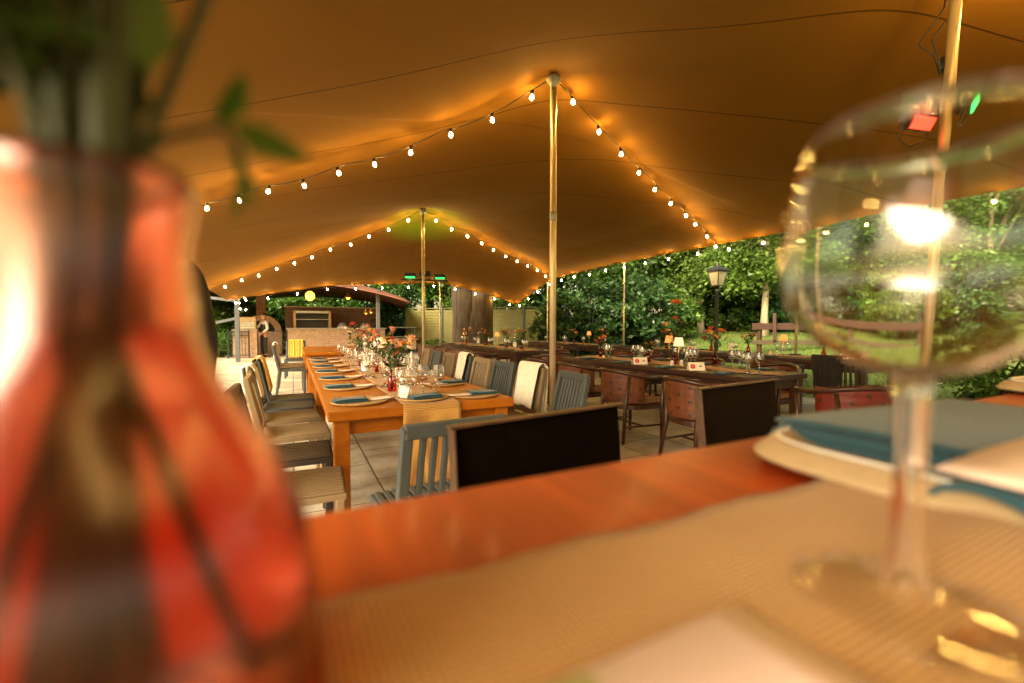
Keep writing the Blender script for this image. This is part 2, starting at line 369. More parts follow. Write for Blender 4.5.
for i in range(NA+1):
    for j in range(NB+1):
        p = GRID[i][j]; a, b = i/NA, j/NB
        vs.append((p[0], p[1], p[2]+lift(p[0], p[1], a, b)))
W = NB+1
tm.add(vs, [(i*W+j, i*W+j+1, (i+1)*W+j+1, (i+1)*W+j) for i in range(NA) for j in range(NB)], True)
m, nt, b = newmat('tan_stretch_fabric'); co = coords(nt)
n1 = N(nt, 'ShaderNodeTexNoise', Scale=.9, Detail=6); nt.links.new(co, n1.inputs['Vector'])
c1 = mixc(nt, n1.outputs[0], (.155,.068,.007), (.195,.092,.011))
sp = N(nt, 'ShaderNodeSeparateXYZ'); nt.links.new(co, sp.inputs[0])
ad = N(nt, 'ShaderNodeMath'); ad.operation = 'MULTIPLY_ADD'; ad.inputs[1].default_value = .55; nt.links.new(sp.outputs[0], ad.inputs[0]); nt.links.new(sp.outputs[1], ad.inputs[2])
pp = N(nt, 'ShaderNodeMath'); pp.operation = 'PINGPONG'; pp.inputs[1].default_value = .75; nt.links.new(ad.outputs[0], pp.inputs[0])
lt = N(nt, 'ShaderNodeMath'); lt.operation = 'LESS_THAN'; lt.inputs[1].default_value = .009; nt.links.new(pp.outputs[0], lt.inputs[0])
c2 = mixc(nt, lt.outputs[0], c1, (.06,.027,.006)); nt.links.new(c2, b.inputs['Base Color']); b.inputs['Roughness'].default_value = .85; b.inputs['Specular IOR Level'].default_value = .12
n2 = N(nt, 'ShaderNodeTexNoise', Scale=3.5, Detail=8); nt.links.new(co, n2.inputs['Vector']); 
co2 = N(nt, 'ShaderNodeMapping'); co2.inputs['Rotation'].default_value = (0,0,R(38)); co2.inputs['Scale'].default_value = (.5,2.2,1); nt.links.new(co, co2.inputs[0])
n4 = N(nt, 'ShaderNodeTexNoise', Scale=1.0, Detail=5); nt.links.new(co2.outputs[0], n4.inputs['Vector'])
s4 = N(nt, 'ShaderNodeMath'); s4.operation = 'MULTIPLY_ADD'; s4.inputs[1].default_value = .35; nt.links.new(n2.outputs[0], s4.inputs[0]); nt.links.new(n4.outputs[0], s4.inputs[2])
s5 = N(nt, 'ShaderNodeMath'); s5.operation = 'MULTIPLY_ADD'; s5.inputs[1].default_value = -.6; nt.links.new(lt.outputs[0], s5.inputs[0]); nt.links.new(s4.outputs[0], s5.inputs[2]); bump(nt, b, s5.outputs[0], .20, .05)
tent = thing('stretch_tent', 'tan stretch tent canopy spread over the whole dining terrace', 'tent', (2.6, 5, 0))
def under(root, o):
    o.parent = root; o.matrix_parent_inverse = (Matrix.Translation(root.location) @ Matrix.Rotation(root.rotation_euler.z, 4, 'Z')).inverted(); return o
under(tent, tm.build('canopy', m))
# poles
def pole(name, x, y, z0, z1, r, label, lean=(0,0), cap=True):
    t = thing(name, label, 'tent pole', (x, y, z0), 0, 'poles holding up the tent')
    MB().tube([(0,0,.02),(lean[0]*.5,lean[1]*.5,(z1-z0)/2),(lean[0],lean[1],z1-z0)], r, 14).build('shaft', m_pole, t)
    MB().lathe([(r*2.4,0),(r*2.4,.012),(r*1.15,.02),(r*1.15,.09),(0,.09)], 16).build('foot', m_steel, t)
    MB().lathe([(0,.05),(r*1.9,.035),(r*2.3,0),(r*1.1,-.06),(r*1.02,-.10)], 16, (lean[0],lean[1],z1-z0-.03)).build('pole_head', m_steel, t)
    jz = .62*(z1-z0)
    MB().lathe([(r*1.02,-.05),(r*1.14,-.045),(r*1.14,.045),(r*1.02,.05)], 14, (lean[0]*.62,lean[1]*.62,jz)).build('joint_sleeve', m_steel, t)
    return t
pole('tent_pole', 2.55, 4.12, 0, PK[0][2]-.03, .036, 'tall central tent pole with festoon lights running down from its head')
pole('tent_pole', 2.66, 9.85, 0, PK[1][2]-.03, .036, 'far tall tent pole carrying the green floodlight bar')
PB = (4.34, 1.62); pole('tent_pole', PB[0], PB[1], 0, 3.93, .036, 'tall tent pole seen behind the big wine glass, with red and green floodlights', (.10,-.10))
for x_, lab in ((797,'slim edge pole of the tent right of the lamp post'), (624,'slim edge pole of the tent before the dense dark bush'), (547.5,'slim pale edge pole just left of the central pole')):
    k = (x_-512)/FP; Z = 8.0/(math.sin(TH)+math.cos(TH)*k); p = D(x_, 300, Z); pole('edge_pole', p.x, p.y, 0, tent_z(7.98, p.y)+.02, .024, lab)
p = D(440, 300, 15.5); pole('edge_pole', p.x, p.y, 0, tent_z(p.x, 14.98)+.0, .024, 'slim edge pole in front of the green fence panel')

# festoon strings
m_sock = mat('black_socket', (.015,.012,.010), .5)
BR = random.Random(21)
def bulb(parent, p):
    sk = MB().lathe([(0,.0),(.016,0),(.017,-.045),(.013,-.05)], 10).build('bulb_socket', m_sock, parent, p); sk.rotation_euler = (BR.uniform(-.35,.35), BR.uniform(-.35,.35), BR.uniform(0,6))
    MB().lathe([(.011,-.048),(.014,-.055),(.0195,-.070),(.021,-.080),(.017,-.095),(.009,-.102),(0,-.104)], 12).build('bulb', m_bulb, sk)
def festoon(pts, step, label, phase=.5, off=.07, bulbs=True):
    t = thing('festoon_string', label, 'string lights', pts[0], 0, 'festoon light strings under the tent')
    P0 = Vector(pts[0]); dense = [Vector(p) for p in pts]
    MB().tube([p-P0 for p in dense], .0055, 6).build('cord', m_cord, t)
    acc = step*phase
    for a, b in zip(dense, dense[1:]):
        L = (b-a).length; s = acc
        while s < L:
            bulb(t, (a+(b-a)*(s/L))-P0); s += step
        acc = s-L
    return t
def along(a, b, n=26, off=.05, sag=.05, bow=(0,0)):
    out = []
    for i in range(n+1):
        t = i/n; s = math.sin(PI*t); x = lerp(a[0], b[0], t)+bow[0]*s; y = lerp(a[1], b[1], t)+bow[1]*s
        out.append((x, y, tent_z(x, y)-off-sag*abs(math.sin(PI*t*5))*0.6-sag*s))
    return out
festoon(along((2.50,4.16),(-2.3,8.3), sag=.10), .51, 'festoon string falling left from the central pole head', .35)
festoon(along((2.62,4.14),(7.85,6.3), sag=.04), .60, 'festoon string falling right from the central pole head to the tent edge', .45)
festoon(along((2.60,9.88),(-2.05,13.6), sag=.06), .52, 'festoon string falling left from the far pole head', .6)
festoon(along((2.72,9.9),(7.85,12.6), sag=.04), .56, 'festoon string falling right from the far pole head', .6)
edge = []
for i in range(60):
    bb = 1-.86*i/59; q = poly(E_right, bb); edge.append((q[0]-.06, q[1]-.04, q[2]-.05-.025*abs(math.sin(i*.9))))
festoon(edge, .78, 'festoon string following the right-hand edge of the tent', .4)
edge = []
for i in range(50):
    aa = i/49; q = poly(E_far, aa); edge.append((q[0], q[1]-.06, q[2]-.05))
festoon(edge, .85, 'festoon string following the far edge of the tent', .3)
festoon(along((4.5,1.5),(7.8,-1.2), sag=.05), .6, 'festoon string running right from the pole behind the wine glass', .5)
festoon(along((1.15,-2.95),(-2.5,.9), sag=.05), .5, 'added unseen festoon string behind the camera running to the left edge of the tent', .4)  # added out of view to brighten the foreground table
festoon(along((1.25,-2.95),(4.3,1.4), sag=.12), .5, 'added unseen festoon string overhead joining the near poles', .4)  # also added, unseen, for more light from above the foreground
t = thing('festoon_bundle', 'bunch of surplus festoon bulbs hanging at the grey steel post', 'string lights', D(239, 300, 15.2))
MB().tube([(0,0,.35),(.08,0,.1),(-.06,.05,-.1),(.07,0,-.3),(-.02,0,-.45)], .008, 6).build('cord', m_cord, t)
for dx, dz in ((-.12,.18),(.05,.22),(.14,.05),(-.04,.02),(.0,-.14),(.20,-.02),(-.10,-.10),(.03,-.34),(.2,-.36)): bulb(t, (dx, .02*dz, dz+.1))

# floodlights
def glow2(n, c, s): return glow(n, c, s, (.1,.1,.1))
m_red = glow2('red_led', (1,.02,.01), 2.2); m_green = glow2('green_led', (.01,1,.10), 1.6)
def flood(name, loc, rz, tilt, m_led, label, col, energy, spot=None):
    t = thing(name, label, 'floodlight', loc, rz, 'floodlights clamped to tent poles')
    M = Matrix.Rotation(tilt, 4, 'X')
    h = MB(); h.box((0,0,0), (.24,.07,.12), rx=tilt)
    for k in range(7): h.box(tuple(M @ Vector((-.105+.035*k, -.05, 0))), (.006,.03,.15), rx=tilt)
    h.build('housing', m_iron, t, bevel=.006)
    MB().box(tuple(M @ Vector((0,.038,0))), (.20,.006,.09), rx=tilt).build('lens', m_led, t)
    MB().tube([(-.13,0,0),(-.13,-.05,-.12),(0,-.07,-.16),(.13,-.05,-.12),(.13,0,0)], .008, 6).build('bracket', m_iron, t)
    l = bpy.data.lights.new('floodlight_beam', 'SPOT'); l.energy = energy; l.color = col; l.spot_size = R(100); l.spot_blend = .6; l.shadow_soft_size = .05
    lo = bpy.data.objects.new('floodlight_beam', l); C.objects.link(lo); lo.parent = t
    lo.location = M @ Vector((0,.06,0)); lo.rotation_euler = (M @ Vector((0,1,0))).to_track_quat('-Z','Y').to_euler()
    return t
q = D(426, 279, 10.0)
flood('floodlight', (q.x-.36, q.y, q.z+.06), R(152), R(-80), m_green, 'left green floodlight on the bar of the far pole', (.05,1,.12), 8)
flood('floodlight', (q.x+.30, q.y-.1, q.z+.06), R(158), R(-80), m_green, 'right green floodlight on the bar of the far pole', (.15,1,.05), 8)
flood('floodlight', (q.x+.02, q.y+.14, q.z+.14), R(-20), R(72), m_green, 'upward green floodlight above the bar of the far pole', (.1,1,.08), 40)
tag(MB().bar((q.x-.55,q.y+.06,q.z-.03),(q.x+.5,q.y-.06,q.z-.03),.05,.04).build('light_bar', m_iron, bevel=.005), 'dark horizontal light bar across the far tent pole', 'light bar')
q = D(918, 122, 3.3); flood('floodlight', q, R(165), R(-35), m_red, 'red floodlight clamped to the pole behind the wine glass', (1,.05,.03), 6)
q = D(975, 100, 3.3); flood('floodlight', q, R(200), R(-30), m_green, 'green floodlight clamped to the pole behind the wine glass', (.05,1,.15), 6)
q = D(948, 60, 3.25); P0 = D(952, 0, 3.25)
t = thing('power_cable', 'black cable looping beside the pole behind the wine glass', 'cable', q)
for k in (0, 1): MB().tube([tuple(D(x_, y_, 3.25)-q) for x_, y_ in (((950,-20),(944,8),(918,46),(934,56),(940,74)) if k == 0 else ((946,20),(932,40),(938,58),(941,76)))], .006, 6).build('cable_loop', m_cord, t)
MB().tube([tuple(D(947,58,3.32)-q),tuple(D(945.5,70,3.32)-q)], .043, 14).build('tape_wrap', m_cord, t)

# ---------------------------------------------------------------- chairs
def slat_chair(name, label, m, cat='chair'):
    t = thing(name, label, cat); wd, dp = .45, .45
    s = MB(); s.box((0,0,.437), (wd-.01, dp, .03))
    for k in range(11): s.box((-.19+.038*k, .0, .456), (.029, dp-.02, .012))
    s.box((0, dp/2-.012, .42), (wd-.03, .024, .06)); s.build('seat', m, t, bevel=.006)
    b = MB(); y0, y1 = -dp/2+.02, -dp/2-.075
    for sx in (-1, 1): b.bar((sx*(wd/2-.022), y0, .42), (sx*(wd/2-.032), y1, .86), .042, .038, (0,1,0))
    b.bar((-wd/2+.02, y1, .845), (wd/2-.02, y1, .845), .034, .055, (0,0,1)); b.bar((-wd/2+.04, y0-.012, .50), (wd/2-.04, y0-.012, .50), .026, .04, (0,0,1))
    for k in range(7):
        x = -.138+.046*k; b.bar((x, y0-.015, .505), (x*.97, y1, .83), .026, .018, (0,1,0))
    b.build('backrest', m, t, bevel=.006)
    for sx in (-1, 1):
        MB().bar((sx*(wd/2-.025), dp/2-.03, 0), (sx*(wd/2-.025), dp/2-.03, .43), .044, .044, (0,1,0)).build('leg', m, t, bevel=.008)
        MB().bar((sx*(wd/2-.02), -dp/2-.03, 0), (sx*(wd/2-.022), -dp/2+.02, .43), .042, .042, (0,1,0)).build('leg', m, t, bevel=.008)
    return t
ch = {k: slat_chair('slat_chair', '', mm) for k, mm in (('taupe', m_taupe), ('cream', m_cream), ('grey', m_grey), ('charcoal', m_char))}
def throw(name, label, m, x, y, rz, wd=.34, drop_b=.42, drop_f=.28, off=0, fringe=False):
    th_ = thing(name, label, 'throw blanket', (x, y, 0), rz)
    rng = random.Random(int(x*77+y*31))
    ph = rng.random()*6
    def fn(a, b):
        xx = (a-.5)*wd*(1+.10*math.sin(b*5+ph))+off; rip = .012*math.sin(a*17+ph)+.006*math.sin(a*37)
        L = (drop_f+drop_b+.08); s = b*L
        if s < drop_f: z = .888-(drop_f-s); y = -.245+.028-(.888-z)*(-.21)+abs(rip)*(.3+1.2*(1-s/drop_f)); y = -.30+.032+(.888-z)*.215+abs(rip)
        elif s < drop_f+.08: q_ = (s-drop_f)/.08*PI; z = .888+.022*math.sin(q_); y = -.30+.032*math.cos(q_)
        else: z = .888-(s-drop_f-.08); y = -.30-.032+(.888-z)*.10-abs(rip)*(1+2*(s-drop_f-.08))-.01
        return (xx, y, z+.008*math.sin(a*9+ph)*(0 if .3 < b < .6 else 1))
    MB().sheet(fn, 26, 40, -.007).build('folded_cloth', m, th_)
    if fringe:
        f = MB(); rr = random.Random(3)
        for k in range(22): x_ = (k/21-.5)*wd+off; f.tube([(x_,-.30-.0-.045,.50),(x_+rr.uniform(-.006,.006),-.34,.44)], .004, 5)
        f.build('fringe', m, th_)
    return th_
GC = 'slatted resin chairs around the long left table'
left = [(2.36,'taupe',.225),(2.98,'charcoal',.21),(3.60,'cream',.235),(4.22,'taupe',.20),(4.76,'grey',.18),(5.32,'grey',.20)]
cname = {'taupe':'taupe','charcoal':'charcoal','cream':'pale cream','grey':'blue-grey'}
for i, (v, k, uf) in enumerate(left):
    x = uf-.225; lab = f'{cname[k]} slatted chair, {ORD[i]} nearest on the left side of the long table'
    place(ch[k], USED, (x, v, 0), R(-90+(i*37 % 7-3)), lab, GC)
throw('mustard_throw', 'mustard throw draped over a blue-grey chair on the left of the long table', m_throw_y, -.025, 5.32, R(-90), .36, .36, .34)
throw('cream_throw', 'ivory throw folded over a taupe chair on the left of the long table', m_throw_w, -.025, 4.22, R(-90), .22, .30, .25)
right = [(2.80,'grey'),(3.36,'taupe'),(3.92,'grey'),(4.48,'cream'),(5.04,'grey'),(5.6,'taupe'),(6.2,'grey'),(6.75,'taupe')]
for i, (v, k) in enumerate(right):
    place(ch[k], USED, (1.58+(.03 if i == 0 else .0), v, 0), R(90+(i*53 % 9-4)), f'{cname[k]} slatted chair, {ORD[i]} nearest on the right side of the long table', GC)
throw('ivory_throw', 'ivory throw hanging over the second chair on the right of the long table', m_throw_w, 1.58, 3.36, R(93), .34, .46, .35, fringe=True)
throw('white_throw', 'small white throw on a chair farther along the right of the long table', m_throw_w, 1.58, 5.04, R(90), .25, .35, .3)
place(ch['grey'], USED, (.535, 1.86, 0), R(3), 'blue-grey slatted chair at the near head of the long table, back to camera', GC)
G2 = 'slatted chairs at the far second table'
for i, (x, v, k, rz) in enumerate(((-.02,8.9,'grey',-90),(-.03,9.5,'taupe',-92),(-.02,10.1,'cream',-88),(1.5,9.2,'grey',90),(1.5,9.9,'taupe',90))):
    place(ch[k], USED, (x, v, 0), R(rz), f'{cname[k]} slatted chair, {ORD[i]} of those at the far second table' if i < 3 else f'{cname[k]} slatted chair on the right of the far second table', G2)
place(ch['grey'], USED, (.04, 11.75, 0), R(175), 'blue-grey chair with bright throws standing beyond the far second table', G2)
throw('yellow_throw', 'bright yellow throw on the chair beyond the far second table', m_throw_y, .04, 11.75, R(175), .30, .45, .42)
throw('white_folded_throw', 'white throw beside a yellow one on the far chair', m_throw_w, -.02, 10.1, R(-88), .26, .30, .2)
place(ch['charcoal'], USED, (5.55, 2.75, 0), R(-72), 'black slatted chair with its back to the camera by the red leather chair', 'slatted chairs by the right-hand tables')
throw('black_throw', 'black throw hanging on the dark chair at the right', mat('black_throw_fabric', (.012,.011,.011), .9, bmp=.3), 5.55, 2.75, R(-72), .25, .45, .3, -.12)
place(ch['charcoal'], USED, (5.5, 4.9, 0), R(-90), 'black slatted chair farther along the right-hand table row', 'slatted chairs by the right-hand tables')

# woven tub chairs
def tub_chair(label, mp, mr):
    t = thing('tub_chair', label, 'armchair'); r = .29
    def arc(a0, a1, n, rr, z, lean=0): return [(rr*math.cos(R(lerp(a0,a1,i/n))), rr*math.sin(R(lerp(a0,a1,i/n))), z) for i in range(n+1)]
    # top rail runs arm - back - arm (open towards +Y)
    pts = [(.27,.24,.675)]+[(( .30)*math.cos(R(a)), .30*math.sin(R(a)), .69+.07*max(0, math.sin(R(-a)))**1.2) for a in range(0,-181,-12)]+[(-.27,.24,.675)]
    MB().tube(pts, .024, 10).build('top_rail', mr, t)
    f = MB()
    def bk(a, b):                                   # bent leather-strap back, bulging slightly between straps
        an = R(-8-164*a); z = .415+.325*b; rr = .272+.05*(z-.42)+.0035*abs(math.sin(a*PI*8))+.002*abs(math.sin(b*PI*5)); return (rr*math.cos(an), rr*math.sin(an), z)
    f.sheet(bk, 64, 20, .008)
    f.build('woven_back', mp, t)
    f = MB()
    for rw in range(5):
        for k in range(8):
            if (k+rw) % 2: continue
            for side in (-.003, .013):
                an = R(-8-164*(k+.5)/8); z = .452+.060*rw; rr = .272+.05*(z-.42)+.009-side; f.box((rr*math.cos(an), rr*math.sin(an), z), (.006,.028,.022), rz=an)
    f.build('weave_gap', m_cord, t)
    s = MB(); pl = [(.245*math.cos(R(a)), .235*math.sin(R(a))) for a in range(-180, 1, 15)]+[(.25,.24),(-.25,.24)]
    s.prism(pl, .40, .46); s.build('seat', m_seat, t, bevel=.02, seg=3)
    s = MB(); s.prism([(x*1.06, y*1.06) for x, y in pl], .35, .399); s.build('seat_frame', mr, t, bevel=.006)
    for sx in (-1, 1):
        MB().tube([(sx*.255,.235,0),(sx*.25,.232,.36),(sx*.27,.24,.675)], [.017,.022,.02], 8).build('leg', mr, t)
        MB().tube([(sx*.22,-.26,0),(sx*.19,-.21,.36),(sx*.225,-.19,.70)], [.017,.022,.018], 8).build('leg', mr, t)
        MB().tube([(sx*.252,.22,.17),(sx*.205,-.235,.17)], .011, 6).build('stretcher', mr, t)
    MB().tube([(.228,0,.17),(-.228,0,.17)], .011, 6).build('stretcher', mr, t)
    return t
tub = tub_chair('x', m_leather, m_darkwood); tubr = tub_chair('x', m_oxblood, m_darkwood)
GT = 'woven leather tub chairs'
for i, v in enumerate((2.80, 3.74, 4.62, 5.45)):
    place(tub, USED, (3.30, v, 0), R(-90+(i*5-6)), f'woven brown tub chair, {ORD[i]} nearest on the aisle side of the middle table', GT)
for i, v in enumerate((3.3, 4.3, 5.2)):
    place(tub, USED, (5.05, v, 0), R(92-(i*4)), f'brown tub chair, {ORD[i]} nearest on the garden side of the middle table', GT)
place(tubr, USED, (4.05, 1.98, 0), R(-28), 'oxblood red tub chair turned at the near end of the middle table', GT)
for i, v in enumerate((7.9, 8.8, 9.7, 10.6, 11.5)):
    place(tub, USED, (3.25, v, 0), R(-90+(i*7 % 9-4)), f'woven brown tub chair, {ORD[i]} nearest on the aisle side of the far middle table', GT)
place(tub, USED, (4.2, 6.78, 0), R(3), 'woven brown tub chair at the near head of the far middle table', GT)
for i, v in enumerate((8.4, 9.6, 10.8)):
    place(tub, USED, (5.1, v, 0), R(90), f'brown tub chair, {ORD[i]} nearest on the garden side of the far middle table', GT)
for i, v in enumerate((3.9, 5.9, 6.9)):
    place(tub, USED, (6.05, v, 0), R(-90), f'brown tub chair, {ORD[i]} nearest on the aisle side of the garden-edge table', GT)
for i, v in enumerate((9.2, 10.4)):
    place(tub, USED, (6.0, v, 0), R(-90), f'brown tub chair, {ORD[i]} nearest on the aisle side of the far garden-edge table', GT)

# ---------------------------------------------------------------- dining tables
def table(name, x0, x1, y0, y1, h, m, label, leg=.085, th=.055, inset=.03, cat='table', group='wooden dining tables', apron=.09):
    t = thing(name, label, cat, ((x0+x1)/2, (y0+y1)/2, 0), 0, group); w_, l_ = x1-x0, y1-y0
    MB().box((0,0,h-th/2), (w_, l_, th)).build('tabletop', m, t, bevel=.006)
    a = MB()
    for sx in (-1, 1): a.box((sx*(w_/2-inset-leg/2-.004), 0, h-th-apron/2-.001), (.025, l_-2*(inset+leg), apron))
    for sy in (-1, 1): a.box((0, sy*(l_/2-inset-leg/2-.004), h-th-apron/2-.001), (w_-2*(inset+leg), .025, apron))
    a.build('apron', m, t)
    for sx in (-1, 1):
        for sy in (-1, 1): MB().box((sx*(w_/2-inset-leg/2), sy*(l_/2-inset-leg/2), (h-th)/2), (leg, leg, h-th-.001)).build('leg', m, t, bevel=.006)
    return t
A0, A1 = 2.58, 7.15; AX0, AX1 = .165, 1.30
table('dining_table', AX0, AX1, A0, 4.87, .75, m_teak, 'orange-brown wooden dining table with thick square legs, nearest on the left')
table('dining_table', AX0, AX1, 4.875, A1, .75, m_teak, 'orange-brown wooden table butted behind the nearest one on the left')
table('dining_table', .18, 1.28, 8.75, 11.3, .75, m_teak, 'far orange-brown wooden table near the brick kitchen')
BX0, BX1 = 3.74, 4.64
table('dining_table', BX0, BX1, 2.63, 5.75, .75, m_darkwood, 'dark red-brown table in the middle row beside the woven chairs')
table('dining_table', BX0, BX1, 7.4, 12.2, .75, m_darkwood, 'dark red-brown far table in the middle row before the big trunk')
CX0, CX1 = 6.55, 7.45
table('dining_table', CX0, CX1, 3.0, 7.7, .75, m_darkwood, 'dark red-brown table along the garden edge of the tent')
table('dining_table', CX0, CX1, 8.4, 12.4, .75, m_darkwood, 'far dark red-brown table along the garden edge of the tent')
def burlap_mat():
    m, nt, b = newmat('burlap_weave'); tc = N(nt, 'ShaderNodeTexCoord')
    wv = []
    for d in ('X', 'Y'):
        wt = N(nt, 'ShaderNodeTexWave', Scale=95, Distortion=1.2, Detail=1); wt.bands_direction = d; wt.inputs['Detail Scale'].default_value = 2; nt.links.new(tc.outputs['Object'], wt.inputs['Vector']); wv.append(wt)
    mx = N(nt, 'ShaderNodeMath'); mx.operation = 'MULTIPLY'; nt.links.new(wv[0].outputs['Fac'], mx.inputs[0]); nt.links.new(wv[1].outputs['Fac'], mx.inputs[1])
    n = N(nt, 'ShaderNodeTexNoise', Scale=18, Detail=6); nt.links.new(tc.outputs['Object'], n.inputs['Vector'])
    c = mixc(nt, n.outputs[0], (.72,.40,.075), (.88,.56,.14)); c = mixc(nt, mx.outputs[0], [.24,.11,.022], c)
    nt.links.new(c, b.inputs['Base Color']); b.inputs['Roughness'].default_value = .9; b.inputs['Sheen Weight'].default_value = .2; bump(nt, b, mx.outputs[0], .6, .003); return m
m_burlap = burlap_mat()
def runner(x0, x1, y0, y1, h, label, drop=0, name='table_runner'):
    rng = random.Random(int(x0*100)); p1, p2 = rng.random()*6, rng.random()*6
    def fn(a, b):
        y = y0-drop+(y1-y0+drop)*b; x = lerp(x0, x1, a)+.006*math.sin(y*7+p1)
        z = h+.005+.0025*math.sin(y*9+a*4+p2)+.002*math.sin(a*7+y*3)
        yy = y
        if y < y0: z = h+.004-(y0-y)*.99; yy = y0-.012+.012*math.sin(a*6+p1)*(y0-y)
        elif y < y0+.02: yy = y0-.012+ (y-y0)*1.6
        return (x, yy, z)
    o = MB().sheet(fn, 14, 120, -.003).build(name, m_burlap); return tag(o, label, 'table runner', 'burlap runners along the tables')
runner(.575, .93, A0, A1, .75, 'burlap runner down the long left table, its end hanging over the near edge', .50)
runner(4.02, 4.36, 2.66, 5.7, .75, 'burlap runner on the dark middle table beside the woven chairs')
runner(4.02, 4.36, 7.42, 12.1, .75, 'burlap runner on the far dark middle table', .0)
runner(6.83, 7.17, 3.02, 7.6, .75, 'burlap runner on the garden-edge table')
runner(6.83, 7.17, 8.42, 12.3, .75, 'burlap runner on the far garden-edge table')

# ---------------------------------------------------------------- place settings (prototypes)
def P_mat():
    return MB().lathe([(0,0),(.155,0),(.168,.004),(.172,.012),(.168,.014),(.155,.008),(0,.007)], 40).build('placemat', m_mat)
def P_napkin():
    t = thing('napkin', '', 'napkin'); rng = random.Random(5)
    n_ = MB()
    for k in range(3):
        def fn(a, b, k=k): return ((a-.5)*(.20-.006*k), (b-.5)*(.115-.004*k)+.003*k, .006+.0058*k+.0022*math.sin(a*5+k)*math.sin(b*4+k*2)+.003*a*(k/2))
        n_.sheet(fn, 12, 8, .0045)
    n_.build('folded_cloth', m_napkin, t); return t
def P_card(): return MB().sheet(lambda a, b: ((a-.5)*.21, (b-.5)*.10, .004+.004*(a-.3)**2*4), 8, 2, .0015).build('menu_card', m_menu)
def wine_prof(h, rb, rf, rim):
    return [(rf,0),(rf,.002),(rf*.5,.006),(.0055,.012),(.0042,.03),(.0042,h*.42),(.007,h*.455),(rb*.55,h*.50),(rb*.86,h*.56),(rb,h*.66),(rb*.99,h*.74),(rb*.93,h*.86),(rim,h)]
def P_glass(h=.205, rb=.041, rf=.036, rim=.033):
    p = wine_prof(h, rb, rf, rim); up = p[8:]; inner = [(r-.0013, z+.0003) for r, z in reversed(up)]
    return MB().lathe([(0,.0)]+p[:-1]+[(rim+.0003,h-.003),(rim,h-.0006),(rim-.0003,h),(rim-.0009,h),(rim-.0012,h-.0006),(rim-.001,h-.003)]+inner[1:]+[(rb*.5, h*.508),(0, h*.475)], 22).build('wine_glass', m_solidglass)
def P_tumbler(): return MB().lathe([(0,.004),(.026,.004),(.028,.0),(.033,.10)], 16).build('tumbler', m_glass)
pm, pn, pc, pg, pgs = P_mat(), P_napkin(), P_card(), P_glass(), P_glass(.175,.034,.032,.029)
for o, c_ in ((pm,'placemat'),(pn,'napkin'),(pc,'menu card'),(pg,'wine glass'),(pgs,'wine glass')): o['category'] = c_
def setting(x, y, z, rz, where, side, i, grp, mats=True):
    ordn = ORD[i]; rng = random.Random(int(x*1000+y*77))
    M = Matrix.Rotation(rz, 2)          # rz: 0 = sitter looks to +X
    def at(dx, dy): q = M @ Vector((dx, dy)); return x+q.x, y+q.y
    if mats: place(pm, USED, (x, y, z+.001), rng.random(), f'round straw placemat, {ordn} nearest on the {side} side of {where}', 'straw placemats')
    z2 = z+(.009 if mats else .002)
    q = at(-.06+rng.uniform(-.01,.01), rng.uniform(-.01,.01)); place(pn, USED, (q[0], q[1], z2), rz+rng.uniform(-.12,.12), f'folded teal napkin, {ordn} nearest on the {side} side of {where}', 'folded teal napkins')
    if mats:
        q = at(.095, .015+rng.uniform(-.012,.012)); place(pc, USED, (q[0], q[1], z2+.001), rz+rng.uniform(-.15,.15), f'blush menu card, {ordn} nearest on the {side} side of {where}', 'blush menu cards')
def glasses(x, y, z, rz, where, n, rng):
    M = Matrix.Rotation(rz, 2)
    for k, (dx, dy) in enumerate(((.235,-.10),(.275,-.02),(.30,-.13))[:n]):
        q = M @ Vector((dx+rng.uniform(-.02,.02), dy+rng.uniform(-.02,.02)))
        place(pg if k != 1 else pgs, USED, (x+q.x, y+q.y, z+.0085), 0, f'empty clear wine glass among those on {where}', f'wine glasses on {where}')
rg = random.Random(8)
TA = 'the long left table'; TBn = 'the near middle table'; TDn = 'the far middle table'; TCn = 'the garden-edge table'; TEn = 'the far garden-edge table'
for i, v in enumerate((2.86, 3.56, 4.22, 4.86, 5.5, 6.15, 6.75)):
    setting(AX0+.20, v, .75, 0, TA, 'left', i, 'A'); glasses(AX0+.20, v, .75, 0, TA, 3 if i < 5 else 2, rg)
for i, v in enumerate((2.80, 3.45, 4.1, 4.75, 5.4, 6.05, 6.7)):
    setting(AX1-.20, v, .75, PI, TA, 'right', i, 'A'); glasses(AX1-.20, v, .75, PI, TA, 3 if i < 5 else 2, rg)
place(pm, USED, (.74, 2.79, .759), .3, 'round straw placemat at the near head of the long left table', 'straw placemats')
place(pn, USED, (.745, 2.735, .769), .1, 'folded teal napkin at the near head of the long left table', 'folded teal napkins')
for (x0, x1, vs_, nm, side_n) in ((BX0, BX1, (2.95,3.7,4.45,5.2), TBn, 3), (BX0, BX1, (7.75,8.6,9.5,10.4,11.3), TDn, 2), (CX0, CX1, (3.4,4.3,5.2,6.1,7.0), TCn, 2), (CX0, CX1, (8.8,9.7,10.6,11.6), TEn, 2)):
    for i, v in enumerate(vs_):
        setting(x0+.13, v, .75, 0, nm, 'aisle', i, nm, False); setting(x1-.13, v+.1, .75, PI, nm, 'garden', i, nm, False)
        glasses(x0+.10, v, .75, 0, nm, side_n, rg); glasses(x1-.10, v+.1, .75, PI, nm, side_n, rg)

